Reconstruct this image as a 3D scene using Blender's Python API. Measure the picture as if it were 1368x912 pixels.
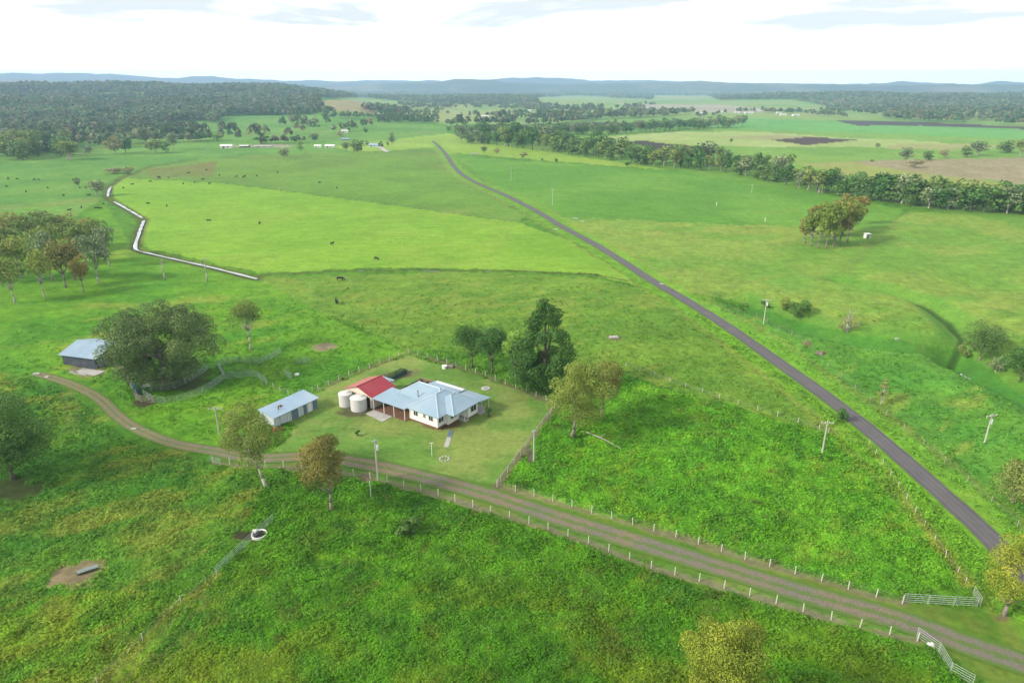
import bpy, math, random
import numpy as np
from mathutils import Vector, Matrix
R = math.radians
random.seed(7)
rng = np.random.default_rng(11)
for o in list(bpy.data.objects): bpy.data.objects.remove(o)
S = bpy.context.scene
C = S.collection

# ------------------------------------------------------------ camera, sky, sun
FP, HZ, CH = 912.0, 116.0, 60.0
TH = math.atan((456 - HZ) / FP)
cam = bpy.data.cameras.new('camera'); camo = bpy.data.objects.new('camera', cam); C.objects.link(camo)
camo.location = (0, 0, CH); camo.rotation_euler = (math.pi / 2 - TH, 0, 0)
cam.sensor_width = 36; cam.lens = 24.0; cam.clip_start = 0.5; cam.clip_end = 40000
S.camera = camo
S.render.resolution_x = 1024; S.render.resolution_y = 682
SUN_EL, SUN_AZ = 32.0, -112.0          # azimuth clockwise from +Y (view direction)
W = bpy.data.worlds.new('World'); S.world = W; W.use_nodes = True
nt = W.node_tree; nt.nodes.clear()
def N(t, **k):
    n = nt.nodes.new(t)
    for a, b in k.items(): setattr(n, a, b)
    return n
out = N('ShaderNodeOutputWorld'); bg = N('ShaderNodeBackground'); bg.inputs[1].default_value = 0.1
sky = N('ShaderNodeTexSky', sky_type='NISHITA'); sky.sun_disc = False
sky.sun_elevation = R(SUN_EL); sky.sun_rotation = R(SUN_AZ)
tc = N('ShaderNodeTexCoord'); sx = N('ShaderNodeSeparateXYZ')
nt.links.new(tc.outputs['Generated'], sx.inputs[0])
# project the view direction on a flat cloud deck
zc = N('ShaderNodeMath', operation='MAXIMUM'); zc.inputs[1].default_value = 0.0
nt.links.new(sx.outputs[2], zc.inputs[0])
za = N('ShaderNodeMath', operation='ADD'); za.inputs[1].default_value = 0.09; nt.links.new(zc.outputs[0], za.inputs[0])
dx = N('ShaderNodeMath', operation='DIVIDE'); dy = N('ShaderNodeMath', operation='DIVIDE')
nt.links.new(sx.outputs[0], dx.inputs[0]); nt.links.new(za.outputs[0], dx.inputs[1])
nt.links.new(sx.outputs[1], dy.inputs[0]); nt.links.new(za.outputs[0], dy.inputs[1])
cb = N('ShaderNodeCombineXYZ'); nt.links.new(dx.outputs[0], cb.inputs[0]); nt.links.new(dy.outputs[0], cb.inputs[1])
n1 = N('ShaderNodeTexNoise'); n1.inputs['Scale'].default_value = 0.55; n1.inputs['Detail'].default_value = 7; n1.inputs['Roughness'].default_value = 0.55
n1.inputs['Distortion'].default_value = 0.4
nt.links.new(cb.outputs[0], n1.inputs['Vector'])
cr = N('ShaderNodeValToRGB'); lowm = N('ShaderNodeMapRange'); nt.links.new(sx.outputs[2], lowm.inputs[0]); lowm.inputs[1].default_value = 0.028; lowm.inputs[2].default_value = 0.075
nm_ = N('ShaderNodeMath', operation='MULTIPLY'); nt.links.new(n1.outputs[0], nm_.inputs[0]); nt.links.new(lowm.outputs[0], nm_.inputs[1])
nt.links.new(nm_.outputs[0], cr.inputs[0])
cr.color_ramp.elements[0].position = 0.36; cr.color_ramp.elements[0].color = (1, 1, 1, 1)
cr.color_ramp.elements[1].position = 0.56; cr.color_ramp.elements[1].color = (0.345, 0.345, 0.35, 1)
# unseen upper sky dimmed towards the zenith to cut fill against the sun
zm = N('ShaderNodeMapRange'); nt.links.new(sx.outputs[2], zm.inputs[0])
zm.inputs[1].default_value = 0.12; zm.inputs[2].default_value = 0.8; zm.inputs[3].default_value = 7.0; zm.inputs[4].default_value = 5.0
cr.color_ramp.elements[0].color = (1, .985, .96, 1)
cm = N('ShaderNodeVectorMath', operation='SCALE'); nt.links.new(cr.outputs[0], cm.inputs[0]); nt.links.new(zm.outputs[0], cm.inputs['Scale'])
mx = N('ShaderNodeMixRGB'); mx.inputs[0].default_value = 0.92
nt.links.new(sky.outputs[0], mx.inputs[1]); nt.links.new(cm.outputs[0], mx.inputs[2])
nt.links.new(mx.outputs[0], bg.inputs[0]); nt.links.new(bg.outputs[0], out.inputs[0])
sl = bpy.data.lights.new('sun', 'SUN'); sl.energy = 1.5; sl.angle = R(10); sl.color = (1, 0.90, 0.74)
so = bpy.data.objects.new('sun', sl); C.objects.link(so)
sd = Vector((math.cos(R(SUN_EL)) * math.sin(R(SUN_AZ)), math.cos(R(SUN_EL)) * math.cos(R(SUN_AZ)), math.sin(R(SUN_EL))))
so.rotation_euler = sd.to_track_quat('Z', 'Y').to_euler(); so.location = (0, 0, 300)
S.view_settings.view_transform = 'Standard'; S.view_settings.look = 'None'
S.view_settings.exposure = 1.9; S.view_settings.gamma = 1
S.render.engine = 'CYCLES'
S.cycles.volume_bounces = 1; S.cycles.max_bounces = 6

# ------------------------------------------------------------ helpers
KAL = 2.1
def lin(c):
    c = np.asarray(c, float) / 255
    return np.where(c <= .04045, c / 12.92, ((c + .055) / 1.055) ** 2.4)
def alb(r, g, b, k=KAL): return lin((r, g, b)) / k
_T = np.random.default_rng(5).random((256, 256))
def vn(x, y, s, seed=0):
    x = np.asarray(x, float) / s + seed * 37.3; y = np.asarray(y, float) / s + seed * 91.7
    xi = np.floor(x).astype(int); yi = np.floor(y).astype(int)
    fx = x - xi; fy = y - yi; fx = fx * fx * (3 - 2 * fx); fy = fy * fy * (3 - 2 * fy)
    a = _T[xi & 255, yi & 255]; b = _T[(xi + 1) & 255, yi & 255]; c = _T[xi & 255, (yi + 1) & 255]; d = _T[(xi + 1) & 255, (yi + 1) & 255]
    return (a * (1 - fx) + b * fx) * (1 - fy) + (c * (1 - fx) + d * fx) * fy
def fbm(x, y, s, seed=0, o=4):
    t = 0; a = 1; n = 0
    ca, sa = .8, .6
    for i in range(o):
        t = t + a * vn(x, y, s, seed + i * 3); n += a; a *= .55; s *= .5
        x, y = ca * x - sa * y, sa * x + ca * y
    return t / n
def ss(x, a, b):
    t = np.clip((x - a) / (b - a), 0, 1); return t * t * (3 - 2 * t)
def P0(px, py, z=0.0):
    x = (np.asarray(px, float) - 684) / FP; y = (456 - np.asarray(py, float)) / FP
    dyy = math.cos(TH) + y * math.sin(TH); dz = -math.sin(TH) + y * math.cos(TH)
    t = (z - CH) / dz
    return x * t, dyy * t
def proj(x, y, z):
    f = y * math.cos(TH) + (CH - z) * math.sin(TH); u = y * math.sin(TH) - (CH - z) * math.cos(TH)
    ok = f > 1; f = np.where(ok, f, 1)
    return np.where(ok, 684 + FP * x / f, -9999), np.where(ok, 456 - FP * u / f, 9999)
def dpoly(x, y, pts):
    x = np.asarray(x, float); y = np.asarray(y, float)
    if x.size < 600:
        p = np.array(pts); a = p[:-1]; e = p[1:] - a; X = x.ravel()[:, None]; Y = y.ravel()[:, None]
        t = np.clip(((X - a[:, 0]) * e[:, 0] + (Y - a[:, 1]) * e[:, 1]) / ((e ** 2).sum(1) + 1e-9), 0, 1)
        return np.hypot(X - a[:, 0] - t * e[:, 0], Y - a[:, 1] - t * e[:, 1]).min(1).reshape(x.shape)
    d = np.full(x.shape, 1e9)
    for (x0, y0), (x1, y1) in zip(pts[:-1], pts[1:]):
        ex, ey = x1 - x0, y1 - y0; t = np.clip(((x - x0) * ex + (y - y0) * ey) / (ex * ex + ey * ey + 1e-9), 0, 1)
        d = np.minimum(d, np.hypot(x - x0 - t * ex, y - y0 - t * ey))
    return d
def inpoly(px, py, poly):
    c = np.zeros(np.shape(px), bool); n = len(poly)
    for i in range(n):
        x0, y0 = poly[i]; x1, y1 = poly[i - 1]
        if y0 == y1: continue
        m = ((y0 > py) != (y1 > py)) & (px < (x1 - x0) * (py - y0) / (y1 - y0) + x0)
        c ^= m
    return c
def wl(pts): return [tuple(float(v) for v in P0(a, b)) for a, b in pts]
def smooth(pts, step):
    """Catmull-Rom through world points, resampled"""
    p = [Vector(q) for q in pts]; p = [p[0] * 2 - p[1]] + p + [p[-1] * 2 - p[-2]]
    o = []
    for i in range(1, len(p) - 2):
        L = (p[i + 1] - p[i]).length; n = max(2, int(L / step))
        for k in range(n):
            t = k / n
            o.append(.5 * ((2 * p[i]) + (p[i + 1] - p[i - 1]) * t + (2 * p[i - 1] - 5 * p[i] + 4 * p[i + 1] - p[i + 2]) * t * t + (3 * p[i] - p[i - 1] - 3 * p[i + 1] + p[i + 2]) * t ** 3))
    o.append(p[-2]); return o

# ------------------------------------------------------------ terrain
CREEK = wl([(900, 385), (960, 399), (1020, 411), (1058, 420), (1091, 440), (1127, 446), (1198, 455), (1276, 459), (1287, 473), (1312, 488), (1357, 512), (1420, 545), (1500, 600)])
TRIB = wl([(1276, 459), (1290, 440), (1270, 420), (1234, 399), (1185, 384), (1120, 372)])
DITCH = wl([(345, 371), (290, 357), (240, 346), (200, 337), (181, 331), (185, 311), (193, 293), (176, 282), (150, 268), (143, 262), (147, 248), (165, 236), (200, 222), (260, 213), (330, 209)])
DRAIN = wl([(345, 367), (430, 362), (500, 361), (600, 361), (700, 362), (780, 367), (835, 376)])
ROAD = wl([(578, 189), (584.4, 194), (595.6, 206.4), (606.7, 223), (623, 237), (651, 250.8), (679, 263), (718, 283), (748, 302), (790, 324.4), (832, 349.4), (873, 377), (909, 398), (955, 427), (1000, 457), (1080, 513), (1150, 567), (1230, 636), (1310, 707), (1345, 742), (1400, 800), (1450, 860)])
DRIVE = wl([(52, 500), (90, 511), (130, 530), (158, 556), (185, 574), (230, 592), (290, 603), (340, 612), (420, 610), (490, 620), (560, 636), (650, 660), (750, 692), (860, 725), (960, 755), (1080, 791), (1200, 824), (1300, 861), (1400, 895), (1480, 920)])
def H(x, y):
    x = np.asarray(x, float); y = np.asarray(y, float)
    r = np.hypot(x, y); px, py = proj(x, y, 0 * x)
    home = ss(np.hypot((x + 22) / 1.3, y - 122), 24, 60)
    near = 1 - ss(r, 350, 650)
    dr = np.minimum(dpoly(x, y, ROAD), dpoly(x, y, DRIVE)) if x.size < 5e6 else 50
    off = ss(dr, 3, 14)
    z = near * home * 1.0 * (fbm(x, y, 55, 1, 2) - .5)
    # rough ground near the creek
    ck = np.minimum(dpoly(x, y, CREEK), dpoly(x, y, TRIB))
    z = z + off * near * 2.6 * np.exp(-(ck / 45) ** 2) * (fbm(x, y, 22, 2, 3) - .42)
    dc = dpoly(x, y, CREEK); dt = dpoly(x, y, TRIB)
    side = ss(px, 930, 1060)
    cyl = np.interp(px, [1000, 1058, 1091, 1127, 1198, 1276, 1287, 1312, 1357, 1420, 1500], [405, 420, 440, 446, 455, 459, 473, 488, 512, 545, 600]); nearside = ss(py - cyl, 0, 6)
    z = z + off * side * nearside * 2.0 * np.exp(-((dc - 15) / 8) ** 2)
    z = z - side * (5.0 * np.exp(-(dc / 8) ** 2)) - 3.2 * np.exp(-(dt / 4.5) ** 2)
    z = z - 0.9 * np.exp(-(dpoly(x, y, DITCH) / 2.6) ** 2)
    # far relief : wooded hills on the left, low rises elsewhere
    lm = 1 - ss(px, 330, 560)
    z = z + lm * ss(r, 1000, 2700) * (46 + 80 * (fbm(x, y, 620, 3, 4) - .5)) * (1 - ss(r, 3300, 5200))
    z = z + ss(r, 1300, 2600) * 34 * (fbm(x, y, 700, 4, 3) - .42) * (1 - lm * .6)
    z = z + 22 * np.exp(-((px - 452) / 55) ** 2) * np.exp(-((r - 1750) / 380) ** 2)
    z = z + 30 * ss(px, 930, 1130) * ss(r, 2300, 3400) * (1 - ss(r, 3600, 5200)) * (fbm(x, y, 1100, 6, 2))
    # tufty relief of long grass
    return z
def Hs(x, y): return float(H(np.array([x]), np.array([y]))[0])
def G(px, py):
    z = 0.
    for i in range(5):
        x, y = P0(px, py, z); z = .5 * z + .5 * Hs(float(x), float(y)) if i else Hs(float(x), float(y))
    x, y = P0(px, py, z); return Vector((float(x), float(y), Hs(float(x), float(y))))
def hgt(b, pytop):
    """height of something standing at b whose top shows at photo row pytop"""
    y = (456 - pytop) / FP
    dyy = math.cos(TH) + y * math.sin(TH); dz = -math.sin(TH) + y * math.cos(TH)
    return CH + dz * b.y / dyy - b.z
def wid(b, wpx):
    f = b.y * math.cos(TH) + (CH - b.z) * math.sin(TH); return wpx * f / FP

# ------------------------------------------------------------ field painting (surface colour of grass, crops, soil, some painted shade)
def A(*c): return alb(*c)
# polygon, colour 1, colour 2, patch size, dry colour, dry amount, roughness of the grass
LAWN = [(545, 474), (592, 486), (640, 503), (700, 524), (741, 544), (716, 582), (662, 649), (560, 630), (495, 616), (420, 604), (385, 608), (362, 602), (400, 572), (372, 560), (430, 520), (470, 503)]
LIME = [(165, 238), (300, 245), (430, 262), (690, 297), (760, 322), (852, 380), (780, 364), (600, 358), (500, 358), (345, 364), (200, 332), (186, 325), (197, 292), (152, 264), (150, 250)]
OLIVE = [(195, 226), (260, 214), (330, 208), (500, 203), (585, 196), (600, 220), (640, 248), (700, 288), (693, 297), (430, 261), (300, 244), (168, 237)]
FIELDS = [
 # far left plain and mid distance
 ([(-900, 330), (-900, 150), (420, 150), (600, 170), (590, 200), (330, 208), (200, 222), (150, 240), (140, 262), (100, 290), (-100, 300)], A(112, 172, 72), A(96, 158, 66), 60, A(140, 165, 90), .35, .3),
 ([(560, 186), (700, 190), (800, 205), (900, 228), (720, 214), (630, 206), (600, 205)], A(150, 195, 78), A(140, 188, 72), 60, A(160, 190, 90), .3, .1),
 ([(440, 196), (600, 178), (640, 192), (600, 200), (480, 204)], A(152, 200, 84), A(138, 188, 78), 60, A(160, 190, 90), .3, .1),
 ([(430, 128), (-900, 118), (2300, 118), (2300, 175), (1368, 178), (900, 165), (600, 168)], A(120, 175, 88), A(140, 180, 95), 260, A(175, 180, 125), .5, .2),
 # right hand paddock beyond the road
 ([(600, 204), (650, 212), (720, 216), (850, 225), (1000, 236), (1100, 258), (1205, 280), (1180, 320), (980, 300), (790, 300), (745, 288), (700, 268), (650, 244)], A(112, 174, 66), A(98, 163, 58), 45, A(128, 172, 72), .25, .25),
 ([(745, 290), (980, 300), (1180, 305), (1215, 282), (1368, 290), (2000, 320), (2000, 560), (1368, 530), (1290, 470), (1100, 436), (960, 398), (905, 390), (820, 340)], A(116, 174, 68), A(136, 178, 78), 22, A(158, 184, 90), .45, .65),
 ([(900, 392), (1090, 440), (1280, 470), (1368, 530), (1800, 700), (1800, 1000), (1368, 745), (1300, 680), (1150, 545)], A(102, 168, 66), A(86, 156, 60), 14, A(150, 176, 84), .45, .62),
 # farmland behind the creekside trees
 ([(640, 190), (780, 178), (1010, 170), (1368, 172), (2300, 190), (2300, 330), (1368, 300), (1060, 250), (860, 222)], A(128, 182, 78), A(112, 170, 68), 80, A(150, 180, 90), .3, .15),
 ([(905, 166), (1010, 158), (1368, 172), (1368, 186), (1260, 182), (1000, 173)], A(112, 188, 96), A(104, 180, 88), 90, A(130, 190, 96), .2, .05),
 ([(790, 184), (905, 176), (1010, 176), (1110, 183), (1230, 188), (1290, 194), (1260, 199), (1140, 196), (1020, 197), (880, 192)], A(168, 200, 128), A(156, 192, 110), 90, A(178, 196, 130), .4, .05),
 ([(985, 182), (1040, 180), (1090, 182), (1062, 186), (1030, 187), (960, 184)], A(190, 192, 130), A(184, 186, 124), 60, A(190, 190, 130), .2, .05),
 ([(1190, 193), (1290, 192), (1368, 195), (1290, 200), (1180, 199)], A(184, 190, 122), A(176, 184, 112), 60, A(190, 190, 130), .2, .05),
 ([(1030, 187), (1082, 183), (1145, 187), (1078, 194)], A(100, 82, 74), A(92, 74, 68), 60, A(104, 86, 76), .2, .05),
 ([(1115, 161), (1215, 162), (1370, 170), (1700, 176), (1700, 184), (1368, 173), (1225, 168), (1145, 168)], A(88, 82, 84), A(94, 84, 80), 80, A(100, 92, 84), .2, .05),
 ([(640, 166), (700, 167), (800, 163), (870, 166), (760, 177), (620, 176)], A(84, 84, 80), A(90, 88, 78), 80, A(96, 92, 80), .2, .05),
 ([(830, 190), (860, 188), (925, 196), (960, 204), (900, 204)], A(92, 80, 72), A(84, 74, 66), 60, A(100, 90, 76), .2, .05),
 ([(915, 149), (1000, 152), (1040, 146), (960, 140), (900, 140), (820, 138), (860, 145)], A(205, 200, 175), A(190, 186, 156), 160, A(205, 200, 170), .3, .05),
 ([(800, 172), (940, 158), (960, 160), (930, 165)], A(190, 200, 150), A(180, 195, 140), 160, A(190, 196, 150), .3, .05),
 ([(1060, 217), (1150, 216), (1240, 226), (1340, 246), (1368, 262), (1200, 250)], A(150, 178, 92), A(160, 176, 100), 30, A(180, 180, 118), .5, .2),
 ([(1130, 216), (1220, 213), (1368, 211), (2200, 215), (2200, 262), (1368, 246), (1290, 238), (1230, 231)], A(190, 178, 140), A(178, 170, 128), 12, A(168, 172, 112), .35, .4),
 ([(428, 134), (470, 134), (510, 142), (500, 152), (430, 147)], A(190, 178, 128), A(178, 176, 118), 60, A(190, 180, 130), .4, .2),
 # centre-left fields
 (OLIVE, A(116, 168, 68), A(104, 154, 62), 40, A(138, 156, 84), .3, .2),
 ([(195, 227), (290, 215), (285, 236), (200, 238)], A(118, 146, 74), A(126, 140, 78), 30, A(140, 140, 84), .3, .2),
 ([(395, 240), (520, 212), (620, 235), (690, 290), (560, 275), (395, 254)], A(114, 170, 66), A(106, 160, 62), 40, A(130, 160, 74), .2, .2),
 (LIME, A(134, 192, 64), A(124, 184, 58), 40, A(150, 192, 78), .3, .12),
 # pasture between drain and homestead
 ([(345, 372), (600, 363), (780, 370), (860, 384), (950, 440), (1110, 560), (1160, 600), (1000, 550), (800, 490), (740, 470), (545, 470), (470, 430), (360, 400)], A(118, 168, 62), A(102, 156, 56), 14, A(142, 172, 76), .45, .55),
 # left slope
 ([(-900, 330), (100, 300), (140, 270), (180, 335), (345, 372), (450, 430), (545, 470), (430, 520), (372, 560), (280, 600), (180, 560), (60, 500), (-900, 480)], A(108, 172, 48), A(86, 156, 44), 14, A(150, 180, 76), .5, .6),
 ([(-900, 480), (60, 502), (180, 574), (290, 606), (360, 640), (330, 700), (200, 790), (-900, 900)], A(98, 158, 50), A(74, 140, 44), 14, A(148, 168, 74), .6, .85),
 # paddock right of the homestead
 ([(742, 548), (800, 492), (1000, 552), (1160, 596), (1240, 680), (1300, 780), (1200, 796), (1010, 745), (860, 702), (700, 660), (665, 650)], A(92, 166, 42), A(74, 150, 38), 5, A(134, 182, 58), .45, .93),
 ([(1160, 594), (1145, 565), (1240, 650), (1320, 712), (1340, 800), (1300, 790), (1240, 680)], A(90, 164, 38), A(72, 150, 34), 5, A(116, 172, 50), .4, 1.0),
 # bottom field
 ([(360, 640), (500, 645), (655, 685), (870, 760), (1010, 805), (1190, 850), (1400, 990), (1400, 1500), (-300, 1500), (-300, 1200), (200, 880), (290, 770)], A(76, 146, 34), A(58, 128, 30), 5, A(124, 166, 46), .30, 1.0),
 ([(-900, 860), (60, 800), (200, 790), (285, 772), (200, 880), (40, 1000), (-900, 1300)], A(110, 162, 46), A(82, 146, 40), 7, A(158, 172, 76), .55, 1.0),
]
SOIL_SHADE = [  # bare patches and one painted tree shade: centre px, radii px, colour
 ((102, 767), (36, 20), A(172, 152, 122)), ((433, 463), (17, 5.5), A(168, 150, 130)), ((820, 451), (11, 4), A(120, 122, 84)), ((326, 716), (17, 8), A(74, 62, 56)),
 ((118, 497), (24, 8), A(168, 156, 130)), ((487, 768), (1, 1), A(90, 80, 60)), ((480, 548), (30, 8), A(120, 118, 90)), ((468, 772), (1, 1), A(90, 80, 60)),
 ((1078, 459), (7, 3), A(140, 126, 96)), ((1097, 472), (7, 3), A(150, 126, 104)), ((190, 538), (14, 6), A(92, 84, 66)), ((355, 195), (48, 2.2), A(198, 190, 170)),
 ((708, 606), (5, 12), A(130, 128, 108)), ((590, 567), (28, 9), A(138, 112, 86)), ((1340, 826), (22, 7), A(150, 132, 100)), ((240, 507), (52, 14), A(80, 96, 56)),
 ((20, 650), (40, 16), A(70, 84, 50)), ((535, 500), (24, 7), A(130, 124, 100)), ((670, 312), (1, 1), A(120, 140, 70)), ((490, 638), (14, 6), A(140, 130, 100))]  # first entry: shade of the left-edge tree painted into the ground
FL_S = wl([(285, 618), (320, 622), (375, 624), (430, 627), (500, 640), (580, 660), (655, 684), (700, 696), (790, 725), (870, 757), (940, 775), (1010, 795), (1100, 822), (1190, 845), (1226, 853)])
FL_N = wl([(664, 650), (720, 664), (790, 684), (860, 704), (930, 724), (1000, 746), (1090, 771), (1175, 795), (1206, 803)])
HOME = wl([(425, 521), (470, 500), (545, 471), (590, 483), (640, 500), (700, 522), (743, 542), (716, 580), (664, 650)])
F_E = wl([(1160, 596), (1200, 652), (1245, 717), (1290, 778)])
F_W = wl([(60, 985), (140, 906), (200, 846), (240, 805), (290, 769)])
def paint(x, y, z, ver=None):
    px, py = proj(x, y, z); r = np.hypot(x, y)
    j = np.clip(400 / r, .12, 3)
    qx = px + j * 3.2 * (fbm(x, y, 7, 20, 3) - .5) * 2; qy = py + j * 1.5 * (fbm(x, y, 7, 24, 3) - .5) * 2
    n = x.size
    col = np.tile(A(94, 156, 46), (n, 1)); rough = np.full(n, .85); mown = np.zeros(n)
    base2 = None
    for poly, c1, c2, L, c3, d3, ro in FIELDS:
        m = inpoly(qx, qy, poly)
        if not m.any(): continue
        xm, ym = x[m], y[m]
        t = ss(fbm(xm, ym, L, 30, 4), .34, .64)[:, None]
        c = c1 * (1 - t) + c2 * t
        st = ro > .7
        # streaks of seeding / dry grass, laid over by the wind
        ua, va = xm * .8 + ym * .6, -xm * .6 + ym * .8
        f = .55 * fbm(ua / 2.6, va, L * .22, 40, 4) + .45 * fbm(xm, ym, L * 1.6, 45, 3)
        if ro > .9: c = np.clip(c * 1.22 + np.array([.012, .006, 0]), 0, 1)
        t3 = (ss(f, .66 - .3 * d3, .80 - .22 * d3) * (.35 + .55 * d3))[:, None]
        c = c * (1 - t3) + c3 * t3
        col[m] = c; rough[m] = ro
    # gradual yellowing of the bottom field toward the near left
    m = (py > 640) & (px < 1250) & (rough > .9)
    k = ss(py[m] - .10 * px[m], 660, 860)[:, None] * ss(fbm(x[m], y[m], 9, 60, 4), .40, .62)[:, None] * .6
    col[m] = col[m] * (1 - k) + A(136, 158, 48) * k
    # dark weeds
    k = (ss(fbm(x, y, 5, 66, 4), .60, .70) * (rough > .7) * .4)[:, None]
    col = col * (1 - k) + A(54, 116, 38) * k
    k = (ss(fbm(x, y, 3.4, 69, 3), .70, .76) * (rough > .9) * .3)[:, None]
    col = col * (1 - k) + A(104, 92, 60) * k
    # lawn
    m = inpoly(qx, qy, LAWN)
    xm, ym = x[m], y[m]; t = ss(fbm(xm, ym, 9, 50, 4), .36, .62)[:, None]
    c = A(110, 162, 74) * (1 - t) + A(138, 170, 92) * t
    t = ss(fbm(xm, ym, 4, 52, 3), .60, .74)[:, None] * .5; c = c * (1 - t) + A(92, 150, 66) * t
    col[m] = c; rough[m] = 0; mown[m] = 1
    # verges of the drive between the two fences
    dd = dpoly(x, y, DRIVE)
    m = inpoly(qx, qy, [(420, 600), (500, 614), (660, 648), (720, 666), (860, 706), (1000, 748), (1205, 806), (1310, 812), (1368, 830), (1700, 900), (1700, 1300), (1300, 905), (1226, 850), (1010, 793), (870, 753), (655, 682), (500, 638), (375, 622), (290, 618), (290, 604)])
    t = ss(fbm(x[m], y[m], 5, 54, 4), .36, .64)[:, None]
    col[m] = A(112, 148, 62) * (1 - t) + A(92, 146, 50) * t; rough[m] = 0; mown[m] = 1
    # worn, dry strips below the fences
    for L, w, c, am in ((FL_S, .9, A(156, 148, 120), .8), (FL_N, .9, A(150, 146, 112), .75), (HOME, .8, A(136, 126, 98), .75), (F_E, 1.0, A(150, 172, 78), .8), (F_W, 1.1, A(156, 172, 78), .6)):
        d = dpoly(x, y, L); k = ((1 - ss(d + 1.4 * (fbm(x, y, 3, 71, 3) - .5), w * .3, w)) * am)[:, None]
        col = col * (1 - k) + c * k
        if L is not F_E and L is not F_W: rough = np.where(d < w * .7, rough * .3, rough)
    # road verges: lush strips both sides
    d = dpoly(x, y, ROAD); k = ((1 - ss(d + 2 * (fbm(x, y, 5, 73, 3) - .5), 5, 8)) * .6)[:, None] * (r < 1200)[:, None]
    col = col * (1 - k) + A(126, 190, 62) * k; 
    k = ((1 - ss(np.abs(d - 7.5) + 1.4 * (fbm(x, y, 4, 75, 3) - .5), .4, 1.6)) * .3)[:, None]
    col = col * (1 - k) + A(150, 165, 84) * k
    rough = np.where(d < 2.6, 0, rough)
    # drains
    k = (1 - ss(dpoly(x, y, DITCH) + 1.0 * (fbm(x, y, 6, 77, 3) - .5), 1.6, 3.4))[:, None] * .7
    col = col * (1 - k) + A(104, 112, 66) * k
    k = (1 - ss(dpoly(x, y, DRAIN) + .8 * (fbm(x, y, 6, 78, 3) - .5), .5, 1.6))[:, None] * .75
    col = col * (1 - k) + A(92, 104, 58) * k
    cd = dpoly(x, y, CREEK); k = ((1 - ss(cd + 2 * (fbm(x, y, 6, 79, 3) - .5), 2, 8)) * ss(px, 930, 1050) * .65)[:, None]
    col = col * (1 - k) + A(52, 110, 46) * k
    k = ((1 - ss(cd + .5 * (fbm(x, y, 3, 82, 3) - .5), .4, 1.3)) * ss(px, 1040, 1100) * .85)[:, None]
    col = col * (1 - k) + A(70, 62, 46) * k  # dark creek-bed line, bank shade painted in with the soil
    # wheel tracks
    for L in TRACKS:
        d = dpoly(x, y, L)
        k = ((1 - ss(np.abs(d - .75) + .5 * (fbm(x, y, 2.5, 83, 3) - .5), .15, .55)) * .35)[:, None]
        col = col * (1 - k) + A(124, 128, 84) * k
        rough = np.where(d < 1.1, rough * .75, rough)
    for (cx, cy), (rx, ry), c in SOIL_SHADE:
        e = np.hypot((px - cx) / rx, (py - cy) / ry) + 1.7 * (fbm(x, y, 3.2, 85, 5) - .5)
        k = (1 - ss(e, .6, 1.15))[:, None] * .9; kk = 1 - .25 * ss(fbm(x, y, 1.2, 88, 3), .4, .7)[:, None]
        col = col * (1 - k) + c * kk * k; rough = np.where(k[:, 0] > .4, 0, rough)
    ckk = np.minimum(cd / 12, dpoly(x, y, TRIB) / 7); sm = (1 - ss(ckk, .7, 1.1)) * (px > 1000); rough = rough * (1 - .9 * sm)
    col = col * (1 - .55 * sm[:, None]) + A(84, 160, 62) * .55 * sm[:, None]
    k = ((1 - ss(dpoly(x, y, TRIB) + .6 * (fbm(x, y, 4, 87, 3) - .5), .4, 1.7)) * .8)[:, None]; col = col * (1 - k) + A(52, 84, 40) * k  # shadow along the tributary gully painted as a dark line
    # leaf-scale tonal variation of the sward
    v = 1 + (.30 * rough + .10) * (fbm(x, y, 1.6, 90, 3) - .5) * 2 + .10 * (fbm(x, y, 12, 93, 3) - .5) * 2
    col = col * v[:, None]
    woods = ss(r, 700, 900)
    gm = ss(col[:, 1] / (col[:, 0] + 1e-6), 1.02, 1.35)[:, None]
    return np.clip(col * (1 + gm * np.array([.36, .16, .06])), .003, .9), rough, px, py
TRACKS = [wl(p) for p in ([(270, 800), (205, 862), (130, 935)], [(250, 850), (180, 925), (150, 960)], [(412, 606), (445, 588), (468, 570), (490, 556)], [(88, 520), (97, 545), (95, 575)], [(1180, 345), (1140, 345), (1128, 362), (1190, 300), (1215, 286)],
                          [(-20, 468), (60, 458), (130, 448)], [(860, 700), (861, 702)])]

# ------------------------------------------------------------ mesh builders
def np_mesh(name, V, F, col=None, smooth=False, dom='CORNER', extra=None):
    me = bpy.data.meshes.new(name); V = np.asarray(V, np.float32); F = np.asarray(F, np.int32)
    k = F.shape[1]; me.vertices.add(len(V)); me.vertices.foreach_set('co', V.ravel())
    me.loops.add(F.size); me.loops.foreach_set('vertex_index', F.ravel())
    me.polygons.add(len(F)); me.polygons.foreach_set('loop_start', np.arange(0, F.size, k, dtype=np.int32))
    me.polygons.foreach_set('loop_total', np.full(len(F), k, np.int32))
    me.polygons.foreach_set('use_smooth', np.full(len(F), smooth, bool))
    me.update(calc_edges=True)
    if col is not None:
        a = me.color_attributes.new('Col', 'FLOAT_COLOR', dom)
        c = np.ones((len(col), 4), np.float32); c[:, :3] = col
        if dom == 'CORNER': c = np.repeat(c, k, 0)
        a.data.foreach_set('color', c.ravel())
    if extra is not None:
        for n, v in extra.items():
            a = me.attributes.new(n, 'FLOAT', 'POINT'); a.data.foreach_set('value', np.asarray(v, np.float32))
    return me
def link(name, me, m=None, parent=None, loc=None):
    if m is not None and not me.materials: me.materials.append(m)
    o = bpy.data.objects.new(name, me); C.objects.link(o)
    if parent is not None: o.parent = parent
    if loc is not None: o.location = loc
    return o
def tag(o, label=None, cat=None, group=None, kind=None):
    if label: o['label'] = label
    if cat: o['category'] = cat
    if group: o['group'] = group
    if kind: o['kind'] = kind
    return o
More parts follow.
